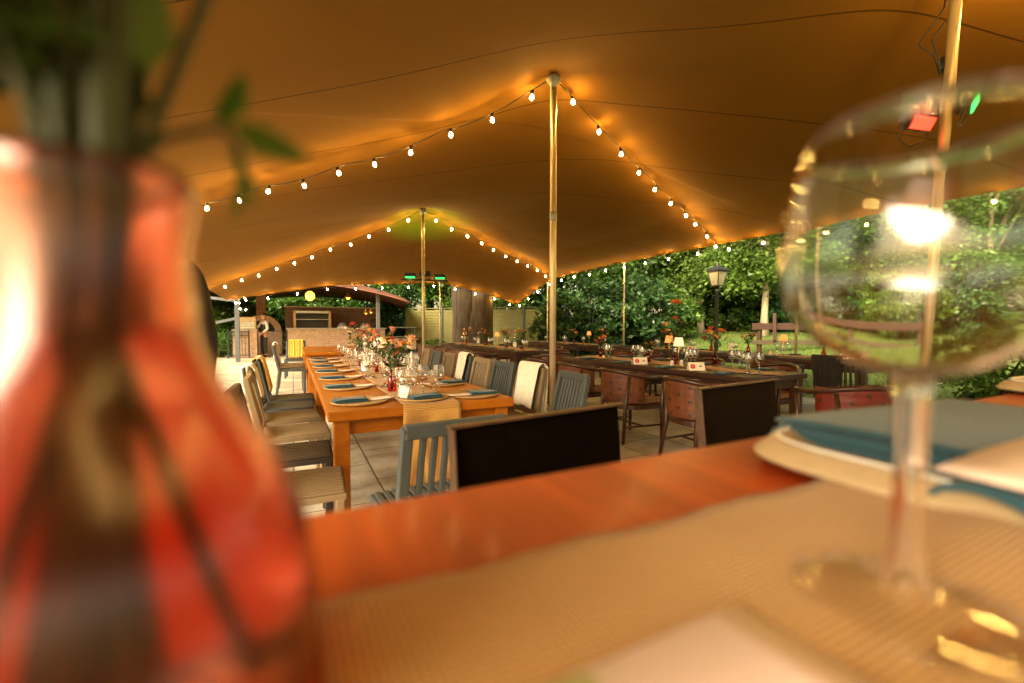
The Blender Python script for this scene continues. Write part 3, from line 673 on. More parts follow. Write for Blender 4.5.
# bottle vases, bouquets, lamps, cards, shakers
vz = MB().lathe([(0,.003),(.026,.0),(.031,.006),(.032,.05),(.031,.085),(.022,.105),(.0135,.122),(.0135,.145),(.016,.150)], 20).build('bottle_vase', m_redglass); vz['category'] = 'vase'
FC = {'orange': (.72,.20,.03), 'red': (.50,.025,.02), 'pink': (.72,.32,.26), 'yellow': (.75,.42,.05), 'cream': (.75,.62,.45), 'peach': (.75,.36,.16), 'burgundy': (.16,.015,.02)}
FM = {k: mat(k+'_petal', v, .6, var=.25, scale=30, sheen=.3) for k, v in FC.items()}
def flower_mesh(kind, r, rng, c):
    f = MB(); c = Vector(c)
    Mo = Matrix.Translation(c) @ Matrix.Rotation(rng.uniform(-.7,.7), 4, 'X') @ Matrix.Rotation(rng.uniform(-.7,.7), 4, 'Y') @ Matrix.Rotation(rng.uniform(0,6), 4, 'Z')
    rings = {'rose': ((.55,5,1.05,.55),(.8,6,.75,.35),(1.0,7,.4,.05)), 'daisy': ((1,11,.12,.05),(.75,9,.3,.1)), 'dahlia': ((1,10,.05,.1),(.85,10,.35,.3),(.6,8,.7,.45),(.3,5,1.1,.5))}[kind]
    for (rr, n, tilt, z) in rings:
        for k in range(n):
            a = 2*PI*k/n+rng.uniform(-.15,.15); wv = r*rr*(2.6/n)*1.25; L = r*rr
            ca, sa = math.cos(a), math.sin(a); ct, st = math.cos(tilt*1.2), math.sin(tilt*1.2); pts = []
            for t_, ww in ((.08,.3),(.5,1),(.85,.85),(1,.35)):
                for s_ in (-1,0,1):
                    x = L*t_*ct; y = s_*wv*ww*.5; zz = L*t_*st+r*.12*(abs(s_))*t_+z*r*.25
                    pts.append((x*ca-y*sa, x*sa+y*ca, zz))
            f.add(pts, [(i*3+j, (i+1)*3+j, (i+1)*3+j+1, i*3+j+1) for i in range(3) for j in range(2)], True, Mo)
    f.ball((0,0,r*(.18 if kind == 'daisy' else .30)), r*(.22 if kind == 'daisy' else .46), 10, 6, (1,1,.9), Mo); return f
def leaf_add(L, p, d, ln, wd, rng):
    d = Vector(d).normalized(); a = d.cross(Vector((rng.uniform(-1,1), rng.uniform(-1,1), 1))).normalized(); n_ = d.cross(a); p = Vector(p)
    L.add([p, p+d*ln*.35+a*wd*.5+n_*ln*.04, p+d*ln*.4-n_*ln*.03, p+d*ln*.35-a*wd*.5+n_*ln*.04, p+d*ln*.75+a*wd*.33, p+d*ln*.75-a*wd*.33, p+d*ln-n_*ln*.06],
          [(0,2,1),(0,3,2),(1,2,4),(2,3,5),(2,6,4),(2,5,6)], True)
def bouquet(x, y, z, seed, h, spread, cols, label, neck=.145, base=.012, rneck=.012, fs=1.0, nleaf=26, group='flower bouquets on the tables', leafs=1.0, loose=0, tmin=.15):
    rng = random.Random(seed); t = thing('flower_bouquet', label, 'flowers', (x, y, z), 0, group)
    st = MB(); lf = MB(); ends = []
    for i, (ck, kind, r) in enumerate(cols):
        a = 2*PI*i/len(cols)+rng.uniform(-.4,.4); rr = spread*math.sqrt(rng.uniform(.15,1)); hh = h*rng.uniform(.72,1.05)
        if i < loose: hh = h*1.35; rr = spread*.6
        e = Vector((rr*math.cos(a), rr*math.sin(a), hh)); p0 = Vector((-rneck*math.cos(a)*.6, -rneck*math.sin(a)*.6, base)); p1 = Vector((rneck*.5*math.cos(a), rneck*.5*math.sin(a), neck))
        pts = [p0, p1, p1.lerp(e, .5)+Vector((0,0,.02*h/.3)), e]; st.tube(pts, [.0022,.002,.0018,.0016], 5); ends.append((ck, kind, r, e, p1))
    for k in range(nleaf):
        ck, kind, r, e, p1 = ends[k % len(ends)]; q = p1.lerp(e, rng.uniform(tmin,.98)); d = Vector((rng.uniform(-1,1), rng.uniform(-1,1), rng.uniform(-.3,.8)))
        leaf_add(lf, q, d, rng.uniform(.05,.095)*leafs, rng.uniform(.02,.034)*leafs, rng)
    for k in range(nleaf//9):                         # airy sprigs
        a = rng.uniform(0, 6.3); e = Vector((spread*1.15*math.cos(a), spread*1.15*math.sin(a), h*rng.uniform(.8,1.2))); p1 = Vector((0,0,neck)); st.tube([p1, p1.lerp(e,.5), e], .0013, 4)
        for j in range(7): leaf_add(lf, p1.lerp(e, max(tmin,.35)+(1-max(tmin,.35))*j/6), Vector((rng.uniform(-1,1), rng.uniform(-1,1), .6)), .035*leafs, .014*leafs, rng)
    st.build('stems', m_stem, t); lf.build('leaves', m_leaf, t)
    for ck, kind, r, e, p1 in ends: flower_mesh(kind, r*fs, rng, e).build('blossom', FM[ck], t)
    return t
def vase_and(x, y, seed, h, spread, cols, where, desc, z=.759, **kw):
    h *= 1.22; spread *= 1.1; kw.setdefault('fs', 1.3); kw.setdefault('nleaf', 46); kw.setdefault('leafs', .85)
    place(vz, USED, (x, y, z), 0, f'red vase with {desc}, {where}', 'red bottle vases')
    bouquet(x, y, z, seed, h, spread, cols, f'{desc} in red vase, {where}', **kw)
R1 = [('peach','rose',.042),('orange','rose',.032),('yellow','daisy',.028),('red','dahlia',.03),('cream','rose',.03),('yellow','daisy',.022),('orange','daisy',.024)]
R2 = [('red','dahlia',.036),('pink','rose',.036),('orange','rose',.03),('cream','daisy',.028),('yellow','daisy',.024),('burgundy','dahlia',.026)]
R3 = [('yellow','daisy',.03),('orange','dahlia',.034),('peach','rose',.034),('cream','rose',.028),('red','daisy',.026)]
R4 = [('orange','daisy',.036),('orange','rose',.032),('red','dahlia',.036),('burgundy','dahlia',.034),('peach','rose',.038),('orange','dahlia',.030)]
def GA(x_, y_, h=.76): return G(x_, y_, h)
q = GA(392, 391); vase_and(q[0], q[1], 1, .30, .13, R1+[('cream','daisy',.02)], TA, 'peach and yellow garden flowers nearest the camera')
vase_and(.76, 4.6, 2, .36, .17, R2+R1[:3], TA, 'red, pink and cream flowers in the middle', nleaf=40)
vase_and(.70, 5.35, 12, .34, .16, R2+R3[:2], TA, 'mixed red and orange flowers past the middle', nleaf=40)
vase_and(.80, 6.4, 3, .40, .17, R3+R2[:2], TA, 'tall yellow and orange flowers towards the far end', nleaf=34)
vase_and(.85, 4.05, 13, .26, .11, R3, TA, 'low yellow and orange flowers by the glasses')
q = GA(648.5, 362); vase_and(q[0], q[1], 4, .22, .08, [('peach','rose',.036),('orange','dahlia',.024),('burgundy','dahlia',.02)], TBn, 'short orange flowers left of the name cards')
q = GA(715, 364); vase_and(q[0], q[1], 5, .34, .12, R4+[('orange','daisy',.03),('burgundy','daisy',.02)], TBn, 'tall red and orange flowers right of the lamp', nleaf=30)
q = GA(672, 358); vase_and(4.2, 3.95, 6, .46, .10, [('orange','daisy',.04),('orange','rose',.034),('peach','rose',.04),('red','dahlia',.036),('burgundy','dahlia',.03)], TBn, 'very tall orange and peach flowers', loose=2)
vase_and(4.2, 5.4, 7, .26, .09, R4[:4], TBn, 'red and orange flowers at the far end')
for k, (x, v, rs, d) in enumerate(((4.15,7.9,R3,'orange flowers at the near end'),(4.25,8.8,R4,'red and orange flowers second from the near end'),(4.2,9.9,R2,'pink and red flowers in the middle'),(4.2,11.2,R1,'peach and yellow flowers at the far end'))):
    vase_and(x, v, 20+k, .32, .12, rs, TDn, d)
for k, (x, v, rs, d) in enumerate(((7.0,3.75,[('yellow','dahlia',.05),('burgundy','dahlia',.036),('cream','daisy',.03)],'a big yellow bloom at the near end'),(7.0,4.95,R2,'red and yellow flowers second from the near end'),(7.0,5.7,R3,'low orange flowers in the middle'),(7.0,6.8,R4,'orange flowers towards the far end'))):
    vase_and(x, v, 30+k, .30, .12, rs, TCn, d)
for k, (x, v, rs, d) in enumerate(((7.0,8.9,R3,'yellow flowers at the near end'),(7.0,10.2,R4,'red flowers in the middle'),(7.0,11.5,R1,'peach flowers at the far end'))):
    vase_and(x, v, 40+k, .30, .12, rs, TEn, d)
def lamp(mm):
    t = thing('table_lamp', '', 'table lamp')
    MB().lathe([(0,0),(.05,0),(.052,.008),(.012,.016),(.006,.02)], 20).build('base', m_brass, t)
    MB().cyl((0,0,.015), (0,0,.30), .0055).build('stem', m_brass, t)
    MB().lathe([(.062,.235),(.042,.335),(.040,.335),(.060,.235)], 24, closed=True).build('lamp_shade', mm, t)
    MB().ball((0,0,.275), .014).build('bulb', glow('lamp_bulb', (1,.5,.15), 6) if 'lamp_bulb' not in MATS else MATS['lamp_bulb'], t)
    return t
lo_, lw_ = lamp(m_shade), lamp(m_shade_w)
q = GA(678.5, 366); place(lw_, USED, (q[0], q[1], .757), 0, 'brass table lamp with a pale lit shade on the near middle table', 'small lit table lamps')
q = GA(683.5, 361); place(lo_, USED, (q[0]+.1, q[1]+.35, .757), 0, 'brass table lamp with an amber shade just behind the pale lamp', 'small lit table lamps')
q = GA(809, 357); place(lo_, USED, (7.0, 4.35, .757), 0, 'brass table lamp with an amber shade on the garden-edge table', 'small lit table lamps')
place(lw_, USED, (.84, 5.0, .757), 0, 'brass table lamp with a white lit shade amid flowers on the long table', 'small lit table lamps')
place(lo_, USED, (.92, 5.2, .757), 0, 'brass table lamp with an amber shade amid flowers on the long table', 'small lit table lamps')
place(lo_, USED, (4.2, 9.2, .757), 0, 'brass table lamp with an amber shade on the far middle table', 'small lit table lamps')
place(lo_, USED, (4.3, 11.6, .757), 0, 'small amber table lamp at the far end of the far middle table', 'small lit table lamps')
place(lo_, USED, (7.0, 9.5, .757), 0, 'amber table lamp on the far garden-edge table', 'small lit table lamps')
m_cred = mat('red_print', (.55,.02,.02), .6, var=.05); m_ink = mat('dark_ink', (.05,.05,.06), .6)
def tent_card():
    t = thing('name_card', '', 'table card')
    MB().add([(-.085,-.035,0),(.085,-.035,0),(.085,0,.085),(-.085,0,.085),(.085,.035,0),(-.085,.035,0)], [(0,1,2,3),(3,2,4,5)]).build('folded_card', m_white, t)
    M = Matrix.Translation((0,-.0185,.0425)) @ Matrix.Rotation(math.atan2(.085,.035), 4, 'X')
    d = MB(); n = 24; d.add([(-.042,0,.001)]+[(-.042+.026*math.cos(2*PI*k/n), .026*math.sin(2*PI*k/n), .001) for k in range(n)], [(0,1+k,1+(k+1)%n) for k in range(n)], False, M); d.build('red_seal', m_cred, t)
    d = MB(); d.add([(-.045,-.012,.002),(-.039,-.012,.002),(-.039,.013,.002),(-.045,.013,.002)], [(0,1,2,3)], False, M); d.build('seal_mark', m_white, t)
    d = MB()
    for (a, b_, c_, e) in ((.022,-.006,.058,.0),(.028,.002,.050,.008),(.034,.010,.044,.014)): d.add([(a,b_,.001),(c_,b_,.001),(c_,e,.001),(a,e,.001)], [(0,1,2,3)], False, M)
    d.build('dark_mark', m_ink, t); return t
tcard = tent_card()
for (x_, y_, lab, rz) in ((640,364,'white folded card with red seal beside the short orange flowers',24),(696,370,'white folded card with red seal beside the tall red flowers',26)):
    q = GA(x_, y_); place(tcard, USED, (q[0], q[1], .757), R(-rz), lab, 'white folded cards with red seals')
place(tcard, USED, (6.95, 6.1, .757), R(-26), 'white folded card with red seal on the garden-edge table', 'white folded cards with red seals')
place(tcard, USED, (7.0, 3.45, .757), R(-30), 'white folded card near the big yellow bloom', 'white folded cards with red seals')
q = GA(402, 399); tag(MB().sheet(lambda a, b: ((a-.5)*.09, .03*b, .005+.085*b), 1, 1, .002).build('place_card', m_white, None, (q[0], q[1], .76), R(-62)), 'white upright card leaning by the nearest bottle vase on the long table', 'table card')
sh = MB().lathe([(0,0),(.021,0),(.022,.004),(.019,.045),(.021,.052),(.017,.068),(.006,.074),(0,.074)], 16).build('shaker', mat('white_ceramic', (.75,.73,.68), .25, var=.03)); sh['category'] = 'shaker'
for (x_, y_, lab) in ((672,366.5,'white ceramic shaker left of the pale lamp stem'),(681.5,366,'white ceramic shaker right of the pale lamp stem')):
    q = GA(x_, y_); place(sh, USED, (q[0], q[1], .757), 0, lab, 'white shakers')
for (x, y, lab) in ((6.98,4.55,'white shaker left of the amber lamp on the garden-edge table'),(7.0,4.45,'white shaker next to the amber lamp on the garden-edge table')):
    place(sh, USED, (x, y, .757), 0, lab, 'white shakers')
bt = MB().lathe([(0,.004),(.036,0),(.038,.01),(.038,.16),(.034,.19),(.016,.22),(.0145,.29),(.016,.30),(0,.30)], 18)
for (x, y, nm) in ((.62,4.4,TA),(.88,5.75,TA),(7.02,5.3,TCn),(4.2,8.3,TDn),(4.18,10.3,TDn)):
    t = thing('water_bottle', f'clear water bottle standing on {nm}' + (' by the red and pink flowers' if y == 4.4 else ' towards the far end' if y in (5.75,10.3) else ''), 'bottle', (x, y, .757), 0, 'water bottles on the tables')
    MB().lathe([(0,.004),(.036,0),(.038,.01),(.038,.16),(.034,.19),(.016,.22),(.0145,.29),(.016,.30)], 18).build('body', m_glass, t)
    MB().lathe([(.039,.04),(.039,.13)], 18).build('paper_label', m_white, t)
    MB().cyl((0,0,.285),(0,0,.31),.017).build('cap', m_white, t)
cand = [(.72,3.3),(.80,3.85),(.72,5.1),(.78,5.9)]
for i, (x, y) in enumerate(cand):
    t = thing('tealight_holder', f'glowing tealight in a clear holder, {ORD[i]} along the long left table', 'candle', (x, y, .757), 0, 'tealights on the long table')
    MB().lathe([(0,.003),(.03,.0),(.034,.06)], 16).build('holder', m_glass, t); MB().cyl((0,0,.005),(0,0,.025),.02).build('wax', m_white, t)
    MB().ball((0,0,.038), .006, 8, 6, (1,1,2)).build('flame', glow('flame', (1,.6,.2), 30) if 'flame' not in MATS else MATS['flame'], t)
q = GA(411, 372); tag(MB().lathe([(0,.22),(.012,.20),(.03,.08),(.045,.0),(0,.0)], 14).build('standing_napkin', m_throw_w, None, (1.05, 4.35, .757)), 'white napkin folded to a cone on the right of the long table', 'napkin')

# ---------------------------------------------------------------- the high table in front
TH_ = 1.09
t = thing('bar_table', 'glossy orange-brown high table filling the foreground', 'table', (.85, 0, 0))
MB().box((.0,-.045,TH_-.0225), (3.5,.76,.045)).build('tabletop', m_bar, t, bevel=.008, seg=3)
for sx in (-1,1):
    for sy in (-1,1): MB().box((sx*1.55,-.045+sy*.29,(TH_-.045)/2), (.09,.09,TH_-.046)).build('leg', m_bar, t, bevel=.008)
ap = MB(); ap.box((0,.245,TH_-.10), (3.0,.025,.10)); ap.box((0,-.335,TH_-.10), (3.0,.025,.10)); ap.build('apron', m_bar, t)
def fr(a, b):
    x = .008+2.3*a; y = -.24+.447*b
    y += .0035*math.sin(x*13)+.0025*math.sin(x*47+1)+.0012*math.sin(x*131) if b > .97 else 0
    z = TH_+.0045+.0022*math.sin(x*13+b*3)+.0022*math.sin(b*9+x*4)+.0035*math.exp(-((b-.72-.05*math.sin(x*5))/.05)**2)
    if a < .004: z -= .001
    return (x, y, z)
tag(MB().sheet(fr, 130, 36, -.0025).build('table_runner', m_burlap), 'wide burlap runner lying along the high table in the foreground', 'table runner', 'burlap runners along the tables')
# square charger plates
m_charger = mat('beige_stoneware', (.34,.25,.14), .5, var=.12, scale=20); m_rim = mat('silvered_rim', (.85,.84,.80), .22, metal=.2, var=.03)
def sq(hw, hl, n=56, e=5):
    out = []
    for k in range(n):
        a = 2*PI*k/n; c, s = math.cos(a), math.sin(a)
        out.append((hw*math.copysign(abs(c)**(2/e), c), hl*math.copysign(abs(s)**(2/e), s)))
    return out
def charger(name, x, y, z, rz, label):
    t = thing(name, label, 'plate', (x, y, z), rz, 'chargers on the high table'); t.scale = (1,1,.72)
    def ringmesh(levels, closed=False):
        f = MB(); vs_ = []; n = 56
        for (s, zz) in levels: vs_ += [(px*s, py*s, zz) for px, py in sq(.18,.158)]
        fs = []
        for i in range(len(levels)-1):
            for k in range(n): fs.append((i*n+k, i*n+(k+1)%n, (i+1)*n+(k+1)%n, (i+1)*n+k))
        return f.add(vs_, fs, True)
    ringmesh([(1.0,.0215),(1.03,.0185),(1.075,.008),(1.095,.003),(1.09,.0),(.8,0)]).build('underside', m_charger, t)
    ringmesh([(.975,.0225),(.90,.014),(.82,.008),(.01,.007)]).build('well', m_charger, t)
    ringmesh([(.984,.0212),(1.0,.0228),(1.003,.0245),(.995,.0258),(.975,.0226)]).build('rim', m_rim, t)
    return t
charger('charger_plate', .575, .128, TH_+.008, R(1), 'beige charger with silver rim under the teal napkin beside the wine glass')
charger('charger_plate', 1.405, .185, TH_+.008, R(-3), 'second beige charger farther right along the high table')
def big_napkin(x, y, z, rz, label, w_=.34, l_=.19):
    t = thing('napkin', label, 'napkin', (x, y, z), rz, 'folded teal napkins'); f = MB()
    for k in range(4):
        def fn(a, b, k=k):
            sh_ = (.0, .012, -.006, .0)[k]; ww = (w_, w_*.985, w_*.99, w_)[k]; 
            return ((a-.5)*ww+.0012*k, (b-.5)*(l_-.003*(k % 2))+sh_*.4-.003*math.sin(a*4+k), (.0055+.0046*k)+.0028*math.sin(a*6+k*1.3)*math.sin(b*3+k)+.0035*math.sin(a*2.6+.4*k)*(1-b)*(k/3))
        f.sheet(fn, 24, 10, .0038)
    # rounded folds closing the near edge
    for k in (0, 2):
        pts = [((i/24-.5)*w_*.985, -l_/2+.0005, .0055+.0046*(k+.5)+.0028*math.sin(i/24*6+k*1.3)*math.sin(k)-.001) for i in range(25)]
        f.tube(pts, .0038, 8)
    f.build('folded_cloth', m_napkin, t); return t
big_napkin(.622, .190, TH_+.0125, R(-4), 'large folded teal napkin on the charger behind the wine glass stem')
big_napkin(1.45, .22, TH_+.0125, R(2), 'folded teal napkin on the second charger at the right edge')
f = MB(); 
def fn(a, b): return ((a-.5)*.10, (b-.5)*.055, .005+.012*math.sin(PI*b)**.5+.002*math.sin(a*5))
f.sheet(fn, 10, 12, .004); tag(f.build('napkin_corner', m_napkin, None, (.43,.105,TH_+.012), R(-8)), 'loose teal napkin corner tucked under the blush card', 'napkin')
tag(MB().sheet(lambda a, b: ((a-.5)*.25, (b-.5)*.105, .020+.006*math.sin(a*3)), 10, 3, .0012).build('menu_card', m_menu, None, (.492,.072,TH_+.0185), R(-3)), 'blush menu card lying over the charger on the high table', 'menu card')
# watercolour card lying on the runner
m, nt, b = newmat('watercolour_card'); co = coords(nt)
n1 = N(nt, 'ShaderNodeTexNoise', Scale=22, Detail=3, Distortion=1.2); nt.links.new(co, n1.inputs['Vector'])
rp = N(nt, 'ShaderNodeValToRGB'); rp.color_ramp.elements[0].position = .60; rp.color_ramp.elements[1].position = .68; rp.color_ramp.elements[0].color = (0,0,0,1); rp.color_ramp.elements[1].color = (1,1,1,1); nt.links.new(n1.outputs[0], rp.inputs[0])
nt.links.new(mixc(nt, rp.outputs[0], (.84,.72,.78), (.42,.50,.20)), b.inputs['Base Color']); b.inputs['Roughness'].default_value = .6
pA = G(736, 616, TH_+.006); pB = G(590, 690, TH_+.006); dx, dy = pB[0]-pA[0], pB[1]-pA[1]; an = math.atan2(dy, dx); L_ = .15; W_ = .10
ctr = (pA[0]+math.cos(an)*L_/2-math.sin(an)*(-W_/2)*-1*-1, pA[1]+math.sin(an)*L_/2+math.cos(an)*(-W_/2)*-1)
mc = MB().sheet(lambda a, b_: (a*L_, b_*W_, .004+.003*math.sin(a*2)), 8, 2, .0012).build('menu_card', m, None, (pA[0], pA[1], TH_+.0075), an)
tag(mc, 'pale card with green watercolour leaves lying on the burlap in front', 'menu card')

# big wine glass in front
def big_glass(x, y, label):
    t = thing('wine_glass', label, 'wine glass', (x, y, TH_+.0075), 0, 'large wine glasses on the high table')
    h = .222; SZ = .88
    bo = [(.0045,.098),(.010,.1015),(.022,.1075),(.036,.118),(.046,.132),(.0505,.147),(.051,.158),(.0495,.175),(.046,.195),(.0425,.212),(.041,h)]
    bo = [(r, .098+(z-.098)*SZ) for r, z in bo]; h = .098+(h-.098)*SZ
    inn = [(r-.0017, z+.0004) for r, z in bo[1:]]
    MB().lathe(bo+[(.0402,h+.0006)]+list(reversed(inn))[0:]+[(0,.1030)], 64).build('bowl', m_solidglass, t)
    MB().lathe([(0,.0975),(.0075,.0985),(.0062,.092),(.0056,.08),(.0053,.05),(.0057,.03),(.0070,.016),(.0095,.0088),(.0095,.0085)], 32).build('stem', m_solidglass, t)
    MB().lathe([(0,.0006),(.040,.0),(.0425,.0012),(.0425,.0022),(.030,.004),(.015,.0068),(.0092,.009),(0,.0102)], 64).build('foot', m_foot, t)
    return t
q = G(905, 603, TH_+.008); big_glass(q[0], q[1], 'large clear wine glass close to the camera on the right')
q = G(1062, 512, TH_+.02); big_glass(q[0]+.03, q[1]-.03, 'large clear wine glass at the right edge, only its foot in view')

# red vase and flowers close to the lens
vx, vy = G(112, 745, TH_+.006)
m_vase = refract('ruby_glass', (.98,.50,.38), .19, 1.42); m_water = refract('tinted_water', (.99,.84,.74), .08, 1.33)
vt = thing('glass_vase', 'red glass vase close to the camera at the left', 'vase', (vx, vy, TH_+.006))
VS_ = .87
outp = [(.040,0),(.052,.004),(.0575,.02),(.0575,.045),(.054,.07),(.046,.095),(.032,.118),(.0245,.138),(.0225,.165),(.0235,.183),(.0255,.190)]
outp = [(r*.98, z*VS_) for r, z in outp]
inp = [(r-.0028, z+.003) for r, z in outp]
MB().lathe([(0,0)]+outp+[(.0240,.1915*VS_)]+list(reversed(inp))[0:]+[(0,.004)], 56).build('glass_body', m_vase, vt)
wp = [(0,.0045)]+[(r-.0034, z+.0035) for r, z in outp if z < .13]
MB().lathe(wp+[(0,wp[-1][1])], 40).build('water', m_water, vt)
bq = bouquet(vx, vy, TH_+.008, 77, .44, .13, [('cream','rose',.035),('orange','rose',.03),('pink','rose',.035),('yellow','daisy',.03),('red','dahlia',.03),('cream','daisy',.03),('peach','rose',.035),('orange','dahlia',.03),('yellow','daisy',.03)],
        'green stems and leaves of flowers in the red vase close to the camera', neck=.165, rneck=.016, nleaf=60, leafs=.5, tmin=.66, group='flower bouquets on the tables')
rng = random.Random(4); lf = MB(); st2 = MB()
st2.tube([(0,.0,.16),(.016,.004,.180),(.030,.004,.186),(.036,.004,.178)], .0014, 6)
for k in range(110):
    leaf_add(lf, (rng.uniform(-.05,.016), rng.uniform(-.03,.03), rng.uniform(.186,.26)), (rng.uniform(-1,.3), rng.uniform(-1,1), rng.uniform(-.1,.9)), .045, .022, rng)
for (px_, d, ln) in (((.034,.004,.184),(.25,-.1,-1),.026),((.032,.0,.186),(.9,.0,-.3),.026),((.03,0,.184),(.3,.2,.9),.022),((.036,.004,.178),(-.1,.2,-1),.022)): leaf_add(lf, px_, d, ln, .012, rng)
for k in range(12):                                   # thick stems packed in the neck
    a = rng.uniform(0, 6.3); r0 = rng.uniform(0,.030); r1 = rng.uniform(0,.015); b2 = a+PI+rng.uniform(-.6,.6)
    st2.tube([(r0*math.cos(b2), r0*math.sin(b2), .012),(r1*math.cos(a), r1*math.sin(a), .15),(r1*2.2*math.cos(a), r1*2.2*math.sin(a), .27)], rng.uniform(.0016,.003), 6)
lf.build('leaves', leafmat('fresh_leaf', (.03,.09,.012), (.11,.22,.03), .55), bq); st2.build('stems', m_stem, bq)

# bar stools with solid dark backs
def stool(x, y, rz, label, mb):
    t = thing('bar_stool', label, 'bar stool', (x, y, 0), rz, 'dark high-backed stools at the high table'); wd = .50
    # sitter looks to +Y, back panel at the rear
    p = MB(); p.bar((-wd/2+.012,-.24,.845),(wd/2-.012,-.24,.845),.34,.022,(0,.10,-1)); 
    MB().sheet(lambda a, b: ((a-.5)*(wd-.03), -.225-.035*b, .62+.395*b), 6, 6, -.02, False).build('back_panel', mb, t, bevel=.004)
    e = MB(); e.bar((-wd/2,-.262,1.018),(wd/2,-.262,1.018),.026,.006,(0,0,1))
    e.bar((wd/2-.008,-.217,.60),(wd/2-.008,-.262,1.014),.028,.006,(1,0,0))
    e.build('lit_edge_strip', m_edge, t, bevel=.002)  # strips painted as the lit top and one lit side of the back
    MB().box((0,0,.735),(wd-.04,.42,.05)).build('seat', mb, t, bevel=.015, seg=3)
    for sx in (-1,1):
        MB().bar((sx*.21,.19,0),(sx*.20,.17,.71),.035,.035,(0,1,0)).build('leg', m_darkwood, t, bevel=.005)
        MB().bar((sx*.22,-.25,0),(sx*.215,-.21,.71),.035,.035,(0,1,0)).build('leg', m_darkwood, t, bevel=.005)
    MB().bar((-.2,.18,.28),(.2,.18,.28),.03,.03).build('footrest', m_darkwood, t, bevel=.004)
    return t
m_drab = wood('dark_olive_wood', (.010,.005,.002), (.017,.009,.003), (2,8,8), 3, .8, 0, .1, .05)
stool(.51+.045, .87-.262, R(180+7.4), 'near-black high-backed stool at the far side of the high table', m_black)
stool(1.46-.02, 1.03-.262, R(180+6), 'dark olive-brown high-backed stool farther right at the high table', m_drab)

# ---------------------------------------------------------------- people
def skinobj(name, nodes, edges, m, parent, sub=2, root=0):
    me = bpy.data.meshes.new(name); me.from_pydata([n_[0] for n_ in nodes], edges, []); o = bpy.data.objects.new(name, me); C.objects.link(o); o.parent = parent
    md = o.modifiers.new('skin', 'SKIN'); md.use_smooth_shade = True
    for i, n_ in enumerate(nodes):
        sv = me.skin_vertices[0].data[i]; r = n_[1]; sv.radius = r if isinstance(r, tuple) else (r, r); sv.use_root = (i == root)
    s = o.modifiers.new('sub', 'SUBSURF'); s.levels = sub; s.render_levels = sub; me.materials.append(m); return o
m_skin = mat('skin', (.46,.24,.15), .5, var=.08, scale=20)
m_hair = mat('dark_hair', (.02,.013,.009), .5, var=.3, scale=60)
m_shirt = mat('white_shirt', (.62,.60,.62), .8, var=.05); m_vest = mat('black_waistcoat', (.014,.014,.016), .7); m_trou = mat('dark_trousers', (.02,.02,.024), .8); m_shoe = mat('black_shoe_leather', (.01,.01,.01), .3)
